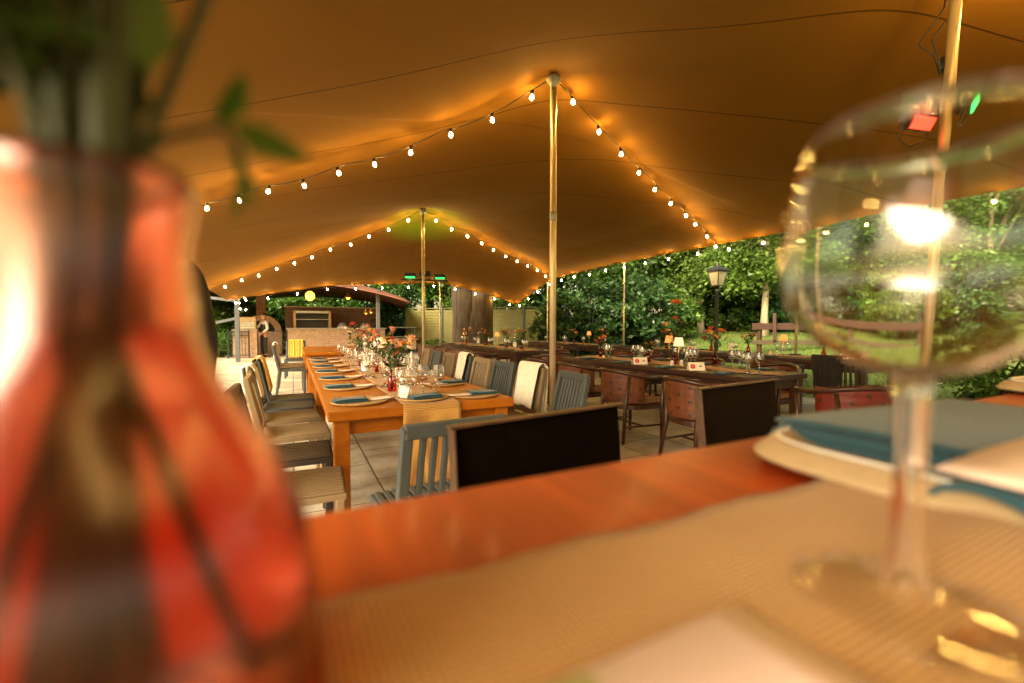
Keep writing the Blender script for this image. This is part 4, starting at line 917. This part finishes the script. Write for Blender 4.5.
def person(loc, rz, label, armL, armR, top, vest=None):
    # looks to +Y; armL / armR: shoulder, elbow, wrist
    t = thing('person', label, 'person', loc, rz)
    nodes = [((0,0,.96),(.15,.105)),((0,0,1.10),(.135,.10)),((0,-.005,1.28),(.155,.11)),((0,-.01,1.40),(.13,.09)),((0,0,1.485),.055),((0,.012,1.545),.058)]
    edges = [(0,1),(1,2),(2,3),(3,4),(4,5)]
    nodes += [((0,.02,1.60),(.068,.082)),((0,.012,1.67),(.076,.092)),((0,.005,1.735),(.055,.068))]; edges += [(5,6),(6,7),(7,8)]
    def chain(start, pts):
        prev = start
        for p, r in pts: nodes.append((p, r)); edges.append((prev, len(nodes)-1)); prev = len(nodes)-1
        return prev
    for sx in (-1, 1):
        chain(0, [((sx*.095,0,.86),.088),((sx*.105,.012,.50),.058),((sx*.11,-.012,.28),.052),((sx*.11,-.015,.09),.036),((sx*.118,.06,.045),.036),((sx*.122,.14,.03),.028)])
    for arm in (armL, armR):
        s, e, wr = [Vector(p) for p in arm]; d = (wr-e).normalized(); sid = d.cross(Vector((0,1,.3))).normalized()
        k = chain(3, [(tuple(s),.056),(tuple(s.lerp(e,.5)),.047),(tuple(e),.040),(tuple(e.lerp(wr,.6)),.034),(tuple(wr),.026),(tuple(wr+d*.06),(.034,.02))])
        pal = wr+d*.06
        for i, (o_, ln) in enumerate(((-.028,.07),(-.010,.085),(.010,.08),(.027,.062))):
            chain(k, [(tuple(pal+d*.035+sid*o_),.0095),(tuple(pal+d*(.03+ln*.6)+sid*o_*1.05+Vector((0,.012,0))),.0088),(tuple(pal+d*(.02+ln)+sid*o_+Vector((0,.03,0))),.0075)])
        chain(k, [(tuple(pal-d*.01-sid*.042),.011),(tuple(pal+d*.03-sid*.058+Vector((0,.012,0))),.0095)])
    skinobj('body', nodes, edges, m_skin, t)
    tn = [((0,0,.97),(.162,.122)),((0,0,.90),(.162,.12))]; te = [(0,1)]
    for sx in (-1,1):
        b0 = len(tn); tn += [((sx*.095,0,.84),.104),((sx*.106,.012,.50),.078),((sx*.11,-.01,.10),.064)]; te += [(1,b0),(b0,b0+1),(b0+1,b0+2)]
    skinobj('trousers', tn, te, m_trou, t)
    sn = [((0,0,.98),(.165,.12)),((0,0,1.12),(.150,.115)),((0,-.005,1.28),(.170,.126)),((0,-.01,1.405),(.142,.10)),((0,0,1.475),.066)]; se = [(0,1),(1,2),(2,3),(3,4)]
    for arm in (armL, armR):
        s, e, wr = [Vector(p) for p in arm]; b0 = len(sn); sn += [(tuple(s),.072),(tuple(s.lerp(e,.5)),.062),(tuple(e),.054),(tuple(e.lerp(wr,.9)),.042)]; se += [(3,b0),(b0,b0+1),(b0+1,b0+2),(b0+2,b0+3)]
    skinobj('jacket' if not vest else 'shirt', sn, se, top, t)
    if vest: skinobj('waistcoat', [((0,0,.95),(.172,.128)),((0,0,1.12),(.158,.122)),((0,-.005,1.28),(.178,.134)),((0,-.012,1.38),(.135,.105))], [(0,1),(1,2),(2,3)], vest, t)
    MB().ball((0,-.014,1.685), .1, 16, 12, (.86,1.03,.86)).build('hair', m_hair, t)
    f = MB(); f.ball((0,.112,1.632), .016, 8, 6, (.8,1,1.5))
    for sx in (-1,1): f.ball((sx*.080,.0,1.635), .022, 8, 6, (.4,.8,1.3))
    f.build('nose_and_ears', m_skin, t)
    for sx in (-1,1): MB().ball((sx*.03,.094,1.655), .011, 8, 6).build('eye', m_hair, t)
    MB().ball((0,.098,1.588), .018, 8, 6, (1.3,.4,.35)).build('mouth', mat('lips', (.35,.12,.09), .5) if 'lips' not in MATS else MATS['lips'], t)
    for sx in (-1,1): MB().ball((sx*.12,.06,.045), .05, 12, 8, (.9,2.5,.9)).build('shoe', m_shoe, t)
    return t
qw = G(264.5, 357, 0)
person((qw[0], qw[1], .0), R(118), 'person in white shirt, black waistcoat and dark trousers standing by the brick counter', ((-.195,0,1.40),(-.25,-.02,1.12),(-.22,.16,.98)), ((.195,.0,1.40),(.22,.14,1.16),(.10,.40,1.25)), m_shirt, m_vest)
M_ = Matrix.Translation((qw[0], qw[1], 0)) @ Matrix.Rotation(R(118), 4, 'Z'); hp = M_ @ Vector((.08,.50,1.20))
tag(MB().lathe([(0,0),(.045,0),(.047,.01),(.047,.10),(.03,.14),(.02,.2),(0,.2)], 14).build('jar', m_shade_w if False else mat('amber_jar', (.55,.38,.14), .2, var=.2), None, hp), 'amber jar held out by the person in the waistcoat', 'jar')
qp = D(117, 300, 1.62)
person((qp.x, qp.y, .04), R(10), 'person in a black jacket half hidden behind the red vase', ((-.205,0,1.40),(-.26,-.02,1.12),(-.25,.10,.88)), ((.205,.0,1.40),(.26,-.02,1.12),(.25,.10,.88)), mat('black_jacket_cloth', (.012,.010,.009), .8))

# ---------------------------------------------------------------- outdoor kitchen beyond the terrace
m_brick = brick('buff_brick', (.46,.27,.16), (.36,.19,.11), (.42,.36,.28)); m_brick2 = brick('dark_red_brick', (.16,.07,.04), (.11,.045,.03), (.13,.10,.08)); m_brick3 = brick('red_brick', (.34,.10,.05), (.26,.08,.04), (.3,.22,.16))
m_stone = mat('stone_slab', (.42,.38,.32), .6, var=.2, scale=8)
bx, by = G(288, 356.2, 0)
t = thing('brick_counter', 'long buff brick counter with a stone worktop in the outdoor kitchen', 'counter', (bx+1.95, by+.4, 0))
MB().box((0,0,.55), (3.9,.8,1.10)).build('brick_base', m_brick, t, bevel=.008); MB().box((0,-.02,1.13), (4.0,.9,.06)).build('worktop', m_stone, t, bevel=.008)
t = thing('brick_wall', 'dark brick wall standing behind the kitchen counter', 'wall', (bx+1.85, by+1.3, 0))
MB().box((0,0,1.03), (3.9,.22,2.06)).build('brickwork', m_brick2, t); MB().box((0,0,2.085), (4.0,.28,.05)).build('coping', m_stone, t, bevel=.01)
t = thing('grill_shelf', 'steel and timber grill hood frame standing on the brick counter', 'grill', (bx+.95, by+.45, 1.16))
m_pine = wood('pale_pine', (.42,.27,.12), (.55,.37,.18), (8,8,1.2), 3, .6, 0, .1)
for sx in (-1,1): MB().box((sx*.68,0,.36), (.10,.5,.72)).build('upright', m_pine, t, bevel=.006)
MB().box((0,-.02,.67), (1.26,.5,.10)).build('hood', m_steel, t, bevel=.006); MB().box((0,0,.36), (1.25,.46,.025)).build('shelf', m_steel, t); MB().box((0,.22,.3), (1.25,.03,.58)).build('back_plate', m_iron, t)
t = thing('kitchen_trolley', 'steel serving trolley with a shelf beside the brick counter', 'trolley', (bx+4.75, by+.2, 0))
MB().box((0,0,1.18), (1.1,.55,.05)).build('tray_top', m_steel, t, bevel=.01); MB().box((0,0,.75), (1.05,.5,.03)).build('shelf', m_steel, t); MB().box((0,0,.42), (1.1,.5,.5)).build('brick_plinth', m_brick, t)
for sx in (-1,1):
    for sy in (-1,1): MB().cyl((sx*.5,sy*.22,.0),(sx*.5,sy*.22,1.17),.02).build('leg', m_steel, t)
for i, dx in enumerate((2.15, 3.1)):
    t = thing('serving_dish', f'domed pale serving dish, {"left" if i == 0 else "right"} of the two on the brick counter', 'dish', (bx+dx, by+.3, 1.16), 0, 'domed dishes on the counter')
    MB().lathe([(0,0),(.2,0),(.24,.04),(.22,.05)], 24).build('dish', m_white, t); MB().lathe([(.21,.05),(.19,.14),(.12,.21),(0,.24)], 24).build('dome_lid', m_steel, t); MB().ball((0,0,.25), .025).build('knob', m_iron, t)
# oven with arch and chimney
ox, oy = bx-1.0, by+2.0
t = thing('brick_oven', 'arched brick oven with a square red brick chimney', 'oven', (ox, oy, 0))
MB().box((0,0,.5), (1.55,1.1,1.0)).build('brick_base', m_brick, t, bevel=.01)
a_ = MB()
out_ = [(.76*math.cos(R(k*10)), 1.0+.72*math.sin(R(k*10))) for k in range(19)]; in_ = [(.5*math.cos(R(k*10)), 1.0+.48*math.sin(R(k*10))) for k in range(19)]
vs_ = []
for yy in (-.52,.5):
    vs_ += [(x, yy, z) for x, z in out_]; vs_ += [(x, yy, z) for x, z in in_]
fs_ = []
for k in range(18): fs_ += [(k,k+1,19+k+1,19+k),(38+k,57+k,57+k+1,38+k+1),(k,38+k,38+k+1,k+1),(19+k,19+k+1,57+k+1,57+k)]
a_.add(vs_, fs_).build('arch', m_brick, t); MB().box((0,.45,1.25), (1.0,.04,.6)).build('oven_back', m_iron, t)
c_ = MB(); c_.box((-.05,.25,2.35), (.36,.36,1.35)); c_.build('chimney', m_brick3, t, bevel=.01)
# left pier with a box and an iron gate
lx, ly = G(233, 358.5, 0)
t = thing('brick_pier', 'buff brick serving pier at the left of the outdoor kitchen', 'counter', (lx+.40, ly+.35, 0))
MB().box((0,0,.53), (.80,.6,1.06)).build('brick_base', m_brick, t, bevel=.01); MB().box((0,0,1.085), (.86,.66,.05)).build('worktop', m_stone, t, bevel=.01)
t = thing('oven_box', 'pale stone box oven standing on the brick pier', 'oven', (lx+.46, ly+.38, 1.11))
MB().box((0,0,.24), (.62,.5,.48)).build('body', mat('pale_render', (.50,.40,.28), .8, var=.15), t, bevel=.03); MB().box((.05,-.26,.2), (.40,.03,.2)).build('door', m_steel, t, bevel=.01); MB().box((.05,-.3,.06), (.44,.1,.03)).build('ledge', m_white, t)
t = thing('iron_gate', 'black iron bar gate in front of the brick pier', 'gate', (lx+.20, ly-.05, 0)); g_ = MB()
for z in (.12,.88,1.02): g_.box((0,0,z), (.66,.025,.035))
for k in range(7): g_.box((-.32+.1067*k,0,.56), (.018,.018,.94))
g_.build('bars', m_iron, t)
for sx in (-1,1): MB().box((sx*.345,0,.55), (.04,.04,1.1)).build('gate_post', m_iron, t)
# brown canopy over the kitchen on steel posts
c0 = D(190, 300, 13.5); pl_ = D(237, 310, 15.0); pr_ = D(378, 310, 16.5); tip = D(412, 303, 16.0)
t = thing('kitchen_canopy', 'dark brown canopy on grey steel posts over the outdoor kitchen', 'canopy', (pl_.x, pl_.y, 0))
MATS['painted_grey_steel'] = mat('painted_grey_steel', (.075,.08,.082), .5)
m_brown = mat('brown_canvas', (.16,.055,.025), .8, var=.2, scale=2, bmp=.1)
O = Vector((pl_.x, pl_.y, 0)); nl = D(150, 296, 14.5); nr = Vector((tip.x, tip.y, 0)); fl = D(205, 292, 23); frr = D(405, 292, 22)
def fcan(a, b):
    pn_ = Vector((lerp(nl.x, nr.x, a), lerp(nl.y, nr.y, a), 0)); pf_ = Vector((lerp(fl.x, frr.x, a), lerp(fl.y, frr.y, a), 0)); p = pn_.lerp(pf_, b)
    z = 2.05+.95*math.sin(PI*min(1, max(0, a)))**.8*(.75+.25*math.sin(PI*b))+.25*math.sin(PI*b)
    return (p.x-O.x, p.y-O.y, z)
MB().sheet(fcan, 40, 20, .02).build('canvas', m_brown, t)
for p in (pl_, pr_): MB().box((p.x-O.x, p.y-O.y, 1.3), (.13,.13,2.6)).build('post', MATS['painted_grey_steel'], t, bevel=.01)
for k in (0,1): MB().bar((.0-.02,0,1.5+.6*k),( -2.6, .3, .85+1.3*k) if k == 0 else (-1.8,.4,2.3), .09,.09).build('brace', MATS['painted_grey_steel'], t)
# hanging lamps under the canopy
m_amber = glow('amber_lantern', (1,.36,.03), 2.2, (.8,.5,.1))
p = D(310, 296, 16.2); t = thing('globe_lantern', 'glowing amber globe lantern hanging under the brown canopy', 'lantern', p)
MB().ball((0,0,0), .16, 20, 14, (1,1,1.1)).build('globe', m_amber, t); MB().cyl((0,0,.17),(0,0,.24),.05).build('cap', m_iron, t); MB().cyl((0,0,.24),(0,0,1.4),.006).build('cord', m_cord, t)
for i, (x_, y_, lab) in enumerate(((348,296.5,'copper pendant lamp with a wide shade above the counter'),(371,311,'small copper pendant lamp near the right canopy post, lower'),(366,312,'small copper pendant lamp left of the canopy post'))):
    p = D(x_, y_, 17.0); t = thing('pendant_lamp', lab, 'lamp', p, 0, 'copper pendants under the canopy'); s_ = 1 if i == 0 else .6
    MB().lathe([(.17*s_,-.05),(.10*s_,.02),(.045*s_,.08),(.04*s_,.13),(0,.14)], 20).build('shade', m_brass, t); MB().ball((0,0,-.05), .06*s_ if i else .07).build('bulb', m_amber, t); MB().cyl((0,0,.13),(0,0,1.3),.006).build('cord', m_cord, t)

# ---------------------------------------------------------------- fence, trunk, lamp post, rails
m_fence = wood('green_lit_fence_board', (.11,.10,.022), (.17,.15,.04), (1,1,6), 2.5, .8, 0, .3, rnd=.2)  # green floodlight spill is put into the colour of the weathered boards
m_post = mat('dark_green_post', (.02,.035,.025), .6)
fa = D(404, 320, 21.0); fb = D(568, 320, 19.0); fa.z = fb.z = 0; FD = (fb-fa); FL = FD.length; FD.normalize(); fz = math.atan2(FD.y, FD.x)
npan = 4; gap = 2  # panels, with the trunk standing before them
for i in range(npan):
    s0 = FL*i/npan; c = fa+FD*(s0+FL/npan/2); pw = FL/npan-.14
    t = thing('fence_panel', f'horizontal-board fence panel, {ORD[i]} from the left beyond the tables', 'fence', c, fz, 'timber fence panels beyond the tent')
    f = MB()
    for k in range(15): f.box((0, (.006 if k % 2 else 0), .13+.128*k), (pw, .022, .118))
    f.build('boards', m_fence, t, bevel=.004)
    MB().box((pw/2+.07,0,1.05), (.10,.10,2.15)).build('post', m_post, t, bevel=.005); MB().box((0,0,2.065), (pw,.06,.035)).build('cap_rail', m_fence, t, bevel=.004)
m_bark = mat('grey_bark', (.045,.032,.020), .95, var=.55, scale=9, bmp=1.0, bscale=14, stretch=(1,1,.18))
m_birch = mat('pale_bark', (.26,.22,.13), .9, var=.4, scale=6, bmp=.6, bscale=10, stretch=(1,1,.3))
m_f1 = leafmat('beech_foliage', (.030,.085,.010), (.12,.235,.028)); m_f2 = leafmat('light_foliage', (.055,.14,.018), (.15,.28,.048), .45); m_f3 = leafmat('dark_laurel_foliage', (.012,.050,.014), (.05,.13,.032), .25, .4)
def crown_mesh(seed, rx, rz, z0, nc, nl, ls):
    rng = random.Random(seed); f = MB(); V = []; Fc = []
    for c in range(nc):
        a = rng.uniform(0, 2*PI); u_ = rng.uniform(-1, 1); rr = rng.uniform(.45, 1)**.5; s = math.sqrt(1-u_*u_)
        cx, cy, cz = rx*rr*s*math.cos(a), rx*rr*s*math.sin(a), z0+rz*(1+rr*u_)
        cr = rng.uniform(.28,.5)*min(rx, rz)*.75; hang = rng.uniform(-.3,.1)
        for k in range(nl):
            p = Vector((rng.gauss(0,.45), rng.gauss(0,.45), rng.gauss(0,.26)))*cr; p += Vector((cx, cy, cz+hang*p.length)); l = ls*rng.uniform(.6,1.4)
            n_ = Vector((rng.uniform(-1,1), rng.uniform(-1,1), rng.uniform(.1,1.3))).normalized(); a1 = n_.orthogonal().normalized(); a1.rotate(Matrix.Rotation(rng.uniform(0,6.28), 3, n_)); b1 = n_.cross(a1)
            o = len(V); V += [p-a1*l*.5, p+b1*l*.27-n_*l*.05, p+a1*l*.5-n_*l*.12, p-b1*l*.27-n_*l*.05]; Fc.append((o,o+1,o+2,o+3))
    f.v = V; f.f = Fc; f.sm = [False]*len(Fc); return f
def trunk_mesh(seed, h, r, rx, rz, z0, nb=9):
    rng = random.Random(seed); f = MB(); ph = rng.uniform(0,6)
    pts = [(.12*math.sin(k*.9+ph)*r*2, .12*math.cos(k*1.1+ph)*r*2, h*k/8) for k in range(9)]
    f.tube(pts, [r*1.5]+[r*(1.05-.75*k/8) for k in range(1, 9)], 12)
    for k in range(nb):
        i = rng.randint(3, 8); p = Vector(pts[i]); a = rng.uniform(0,6.3); e = Vector((math.cos(a)*rx*rng.uniform(.5,.85), math.sin(a)*rx*rng.uniform(.5,.85), min(p.z+rng.uniform(.2,1)*rz, z0+1.6*rz)))
        mid = p.lerp(e,.5)+Vector((0,0,.08*rz)); f.tube([p, mid, e], [r*.4, r*.22, r*.06], 6)
    return f
def tree_proto(name, seed, mleaf, mbark, rx, rz, z0, nc, nl, ls, r):
    t = thing(name, '', 'tree'); trunk_mesh(seed, z0+rz*1.5, r, rx, rz, z0).build('trunk', mbark, t); crown_mesh(seed, rx, rz, z0, nc, nl, ls).build('crown', mleaf, t); return t
tp = {'beech': tree_proto('broadleaf_tree', 1, m_f1, m_bark, 3.4, 4.2, 1.0, 120, 210, .21, .22), 'light': tree_proto('broadleaf_tree', 2, m_f2, m_birch, 2.8, 3.8, 1.6, 90, 210, .19, .14), 'tall': tree_proto('broadleaf_tree', 3, m_f1, m_bark, 4.2, 5.5, 2.4, 130, 200, .25, .28)}
def bush_proto(name, seed, mleaf, rx, rz, nc, nl, ls):
    t = thing(name, '', 'bush'); rng = random.Random(seed); f = MB()
    for k in range(7): a = rng.uniform(0,6.3); f.tube([(0,0,0),(rx*.3*math.cos(a),rx*.3*math.sin(a),rz*.8),(rx*.6*math.cos(a),rx*.6*math.sin(a),rz*1.5)], [.05,.03,.01], 6)
    f.build('stems', m_bark, t); crown_mesh(seed, rx, rz, 0, nc, nl, ls).build('foliage', mleaf, t); return t
bp = {'laurel': bush_proto('laurel_bush', 11, m_f3, 1.9, 1.25, 80, 140, .17), 'shrub': bush_proto('garden_shrub', 12, m_f2, 1.3, .9, 55, 130, .13), 'dark': bush_proto('garden_shrub', 13, m_f1, 1.7, 1.3, 70, 130, .16)}
def put(pr, x_, Z, s, rz, label, group, sx=1):
    p = D(x_, 326, Z); o = place(pr, USED, (p.x, p.y, gz(p.x)), rz, label, group); o.scale = (s*sx, s*sx, s); return o
GTR = 'trees round the garden'
for k, x_, Z, s, lab in (('light',700,21,1.0,'light green tree right behind the black lamp post'),('beech',640,24,1.15,'bushy green tree above the dense dark bush'),('tall',585,30,1.15,'tall tree far behind the central pole'),
        ('light',765,17.5,.95,'slender pale-trunked tree behind the rail fence'),('beech',815,22,1.15,'dark leafy tree behind the right edge pole'),('tall',880,25,1.15,'tall tree behind the wine glass'),('beech',945,20,1.1,'leafy tree right of the wine glass bowl'),
        ('light',1000,18,1.0,'pale green tree at the right edge of the view'),('tall',1090,24,1.2,'tall tree beyond the right edge of the view'),('tall',740,30,1.3,'tall far tree between the lamp post and right edge pole'),('tall',670,34,1.35,'tall far tree left of the lamp post'),
        ('beech',530,32,1.1,'far green tree behind the fence'),('tall',430,34,1.2,'far tree behind the left fence panels'),('beech',375,27,1.0,'green tree behind the right canopy post'),('light',330,27,.95,'light green tree behind the dark brick wall'),
        ('beech',285,27,1.0,'green tree behind the brick oven'),('tall',215,26,1.1,'tall tree behind the brick pier'),('beech',150,24,1.1,'leafy tree behind the red vase'),('light',60,22,1.1,'light green tree at the far left'),('tall',-40,24,1.2,'tall tree outside the left edge'),
        ('beech',480,28,1.0,'green tree right behind the big trunk'),('light',850,30,1.3,'light tree far beyond the lawn'),('light',620,36,1.4,'pale tree far beyond the dark bush'),('tall',560,42,1.5,'very far tree over the fence end'),('tall',705,44,1.6,'very far tree over the lamp post'),('tall',800,42,1.6,'very far tree over the rail fence'),('tall',910,40,1.6,'very far tree through the wine glass'),('tall',1010,36,1.5,'very far tree at the right edge'),('beech',775,27,1.15,'leafy tree filling the gap behind the slender tree')):
    put(tp[k], x_, Z, s, (x_*1.7) % 6.28, lab, GTR)
GB = 'bushes round the garden'
for k, x_, Z, s, lab in (('laurel',590,17.5,1.15,'dense dark bush right of the central pole'),('laurel',622,18.2,1.2,'dense dark bush behind the slim edge pole'),('dark',655,19.5,1.0,'green bush left of the lamp post'),('shrub',690,22,1.1,'light bush at the back of the lawn by the lamp post'),
        ('dark',740,22,1.1,'dark bush at the back of the lawn'),('laurel',790,20,1.1,'glossy bush behind the rail fence'),('dark',835,20,1.1,'dark bush behind the right rails'),('laurel',890,20,1.2,'dark bush seen through the wine glass'),('dark',950,19,1.2,'bush right of the wine glass stem'),('shrub',1010,16,1.1,'light bush at the right edge'),
        ('laurel',395,22.5,1.0,'dark bush between canopy post and fence'),('laurel',372,24,1.1,'dark hedge bush behind the canopy post'),('dark',300,25,1.1,'bush over the brick wall'),('dark',240,21.5,1.0,'bush behind the iron gate'),('shrub',222,17.5,.6,'low bush left of the iron gate'),('dark',190,19,1.1,'bush behind the red vase'),('dark',345,26,1.2,'bush behind the wall end'),
        ('laurel',715,24.5,1.2,'dark hedge bush straight behind the lamp post'),('laurel',765,24,1.2,'dark hedge bush behind the slanting post'),('laurel',815,24,1.2,'dark hedge bush behind the upper rail'),('dark',865,23,1.2,'hedge bush behind the rail end'),('laurel',925,23,1.2,'hedge bush at the back right of the lawn'),('dark',900,14.5,.75,'dark bush on the lawn seen in the wine glass'),('laurel',985,14,.8,'dark bush on the lawn right of the glass stem'),('dark',1060,13,.8,'dark bush on the lawn beyond the right edge'),('shrub',434,18.5,.42,'small plant at the foot of the green fence panel'),('shrub',520,18,.4,'small plant at the foot of the right fence panels'),('shrub',555,18,.45,'small plant by the central pole before the fence')):
    put(bp[k], x_, Z, s, (x_*2.3) % 6.28, lab, GB)
q = G(1000, 400, .35); o = put(bp['shrub'], 1000, 4.4, .42, 1, 'dark low shrub in a planter beyond the high table', GB); o.location.z = .45
tag(MB().lathe([(0,0),(.22,0),(.27,.5),(.25,.5),(.22,.45),(0,.45)], 20).build('planter', m_char, None, (o.location.x, o.location.y, 0)), 'dark round planter under the low shrub at the right', 'planter')
# big trunk
p = D(472, 326, 17.0); t = thing('old_tree', 'huge grey forked tree trunk before the fence', 'tree', (p.x, p.y, 0), -TH)
f = MB(); f.tube([(-.15,0,-.1),(-.18,0,.5),(-.28,0,1.6),(-.42,0,3),(-.6,0,6)], [.75,.60,.46,.40,.3], 18); f.tube([(.18,.05,-.1),(.22,.05,.5),(.34,.05,1.6),(.42,.05,3),(.7,.05,6)], [.72,.60,.48,.42,.3], 18)
f.tube([(.0,-.1,-.1),(0,-.1,.8),(.02,-.05,1.8)], [.75,.5,.28], 14); f.build('trunk', m_bark, t)
crown_mesh(5, 4.0, 2.6, 3.6, 110, 150, .28).build('crown', m_f1, t)
# lamp post
p = D(716.5, 326, 10.4); t = thing('lamp_post', 'black iron lamp post with a glazed lantern at the lawn edge', 'street lamp', (p.x, p.y, gz(p.x)))
MB().lathe([(0,0),(.11,0),(.11,.12),(.07,.16),(.065,.5),(.045,.55),(.042,2.0),(.055,2.02),(.055,2.06),(.03,2.08),(.028,2.14),(0,2.14)], 16).build('post', m_iron, t)
f = MB(); a0 = [(.085*i, .085*j, 2.16) for i, j in ((-1,-1),(1,-1),(1,1),(-1,1))]; a1 = [(.15*i, .15*j, 2.50) for i, j in ((-1,-1),(1,-1),(1,1),(-1,1))]
for i in range(4): f.bar(a0[i], a1[i], .02, .02); f.bar(a0[i], a0[(i+1)%4], .025, .025); f.bar(a1[i], a1[(i+1)%4], .03, .03)
f.build('lantern_frame', m_iron, t)
MB().add([(x*.97,y*.97,z) for x,y,z in a0]+[(x*.97,y*.97,z) for x,y,z in a1], [(i,(i+1)%4,4+(i+1)%4,4+i) for i in range(4)]).build('lantern_glass', mat('milky_lantern_glass', (.26,.24,.15), .25, var=.1), t)
MB().add([(.19*i,.19*j,2.515) for i,j in ((-1,-1),(1,-1),(1,1),(-1,1))]+[(.06*i,.06*j,2.62) for i,j in ((-1,-1),(1,-1),(1,1),(-1,1))], [(3,2,1,0),(4,5,6,7)]+[(i,(i+1)%4,4+(i+1)%4,4+i) for i in range(4)]).build('lantern_roof', m_iron, t)
MB().lathe([(.05,2.62),(.03,2.66),(.035,2.69),(0,2.74)], 12).build('finial', m_iron, t); MB().cyl((-.16,0,1.92),(.16,0,1.92),.012).build('ladder_bar', m_iron, t)
# rail fence on the lawn
m_rail = wood('red_brown_rail', (.035,.011,.003), (.06,.021,.006), (1,8,8), 3, .7, 0, .2)
m_dull = wood('grey_brown_rail', (.05,.036,.016), (.085,.062,.03), (1,8,8), 3, .8, 0, .2)
ra = D(752, 326, 13.4); rb = D(935, 326, 12.6); ra.z = rb.z = 0
t = thing('rail_fence', 'low red-brown timber post-and-rail fence across the lawn', 'fence', ra)
dd = rb-ra
for z, th_, mm in ((1.22,.20,m_rail),(.74,.14,m_dull)): MB().bar((0,0,z), (dd.x,dd.y,z), .06, th_).build('rail', mm, t, bevel=.01)
for s in (.06,.5,.95): MB().box((dd.x*s, dd.y*s+.09, .68), (.12,.10,1.30)).build('post', m_rail, t, bevel=.01)
MB().bar((dd.x*.11,dd.y*.11-.12,.8),(dd.x*.10,dd.y*.10-.16,1.62),.09,.05).build('slanting_post', m_rail, t)
# grass blades on the part of the lawn in view
rng = random.Random(9); V = []; Fc = []
for k in range(26000):
    x = rng.uniform(8.0, 20); y = rng.uniform(0, 18)
    h = rng.uniform(.03,.075); a = rng.uniform(0,6.3); o = len(V); dx_, dy_ = .012*math.cos(a), .012*math.sin(a); lx_, ly_ = rng.uniform(-.03,.03), rng.uniform(-.03,.03)
    z0 = gz(x); V += [Vector((x-dx_,y-dy_,z0)), Vector((x+dx_,y+dy_,z0)), Vector((x+lx_,y+ly_,h+z0))]; Fc.append((o,o+1,o+2))
f = MB(); f.v = V; f.f = Fc; f.sm = [False]*len(Fc); tag(f.build('grass', leafmat('grass_blade', (.05,.10,.008), (.13,.17,.018), .3)), 'short green lawn grass beyond the tent', 'grass', kind='stuff')

# ---------------------------------------------------------------- render settings
sc.render.engine = 'CYCLES'
sc.cycles.use_denoising = True; sc.cycles.denoiser = 'OPENIMAGEDENOISE'
sc.cycles.max_bounces = 18; sc.cycles.diffuse_bounces = 4; sc.cycles.glossy_bounces = 4; sc.cycles.transmission_bounces = 18; sc.cycles.transparent_max_bounces = 24
sc.cycles.caustics_reflective = False; sc.cycles.caustics_refractive = True; sc.cycles.blur_glossy = .5; sc.cycles.sample_clamp_indirect = 6
sc.view_settings.view_transform = 'Standard'; sc.view_settings.look = 'None'; sc.view_settings.exposure = 1.78; sc.view_settings.gamma = 1
# drop prototypes that were never placed
for o in list(bpy.data.objects):
    if o.parent is None and o.type == 'EMPTY' and o.get('label') in ('', 'x'):
        for c in [x for x in bpy.data.objects if x.parent == o]: bpy.data.objects.remove(c)
        bpy.data.objects.remove(o)
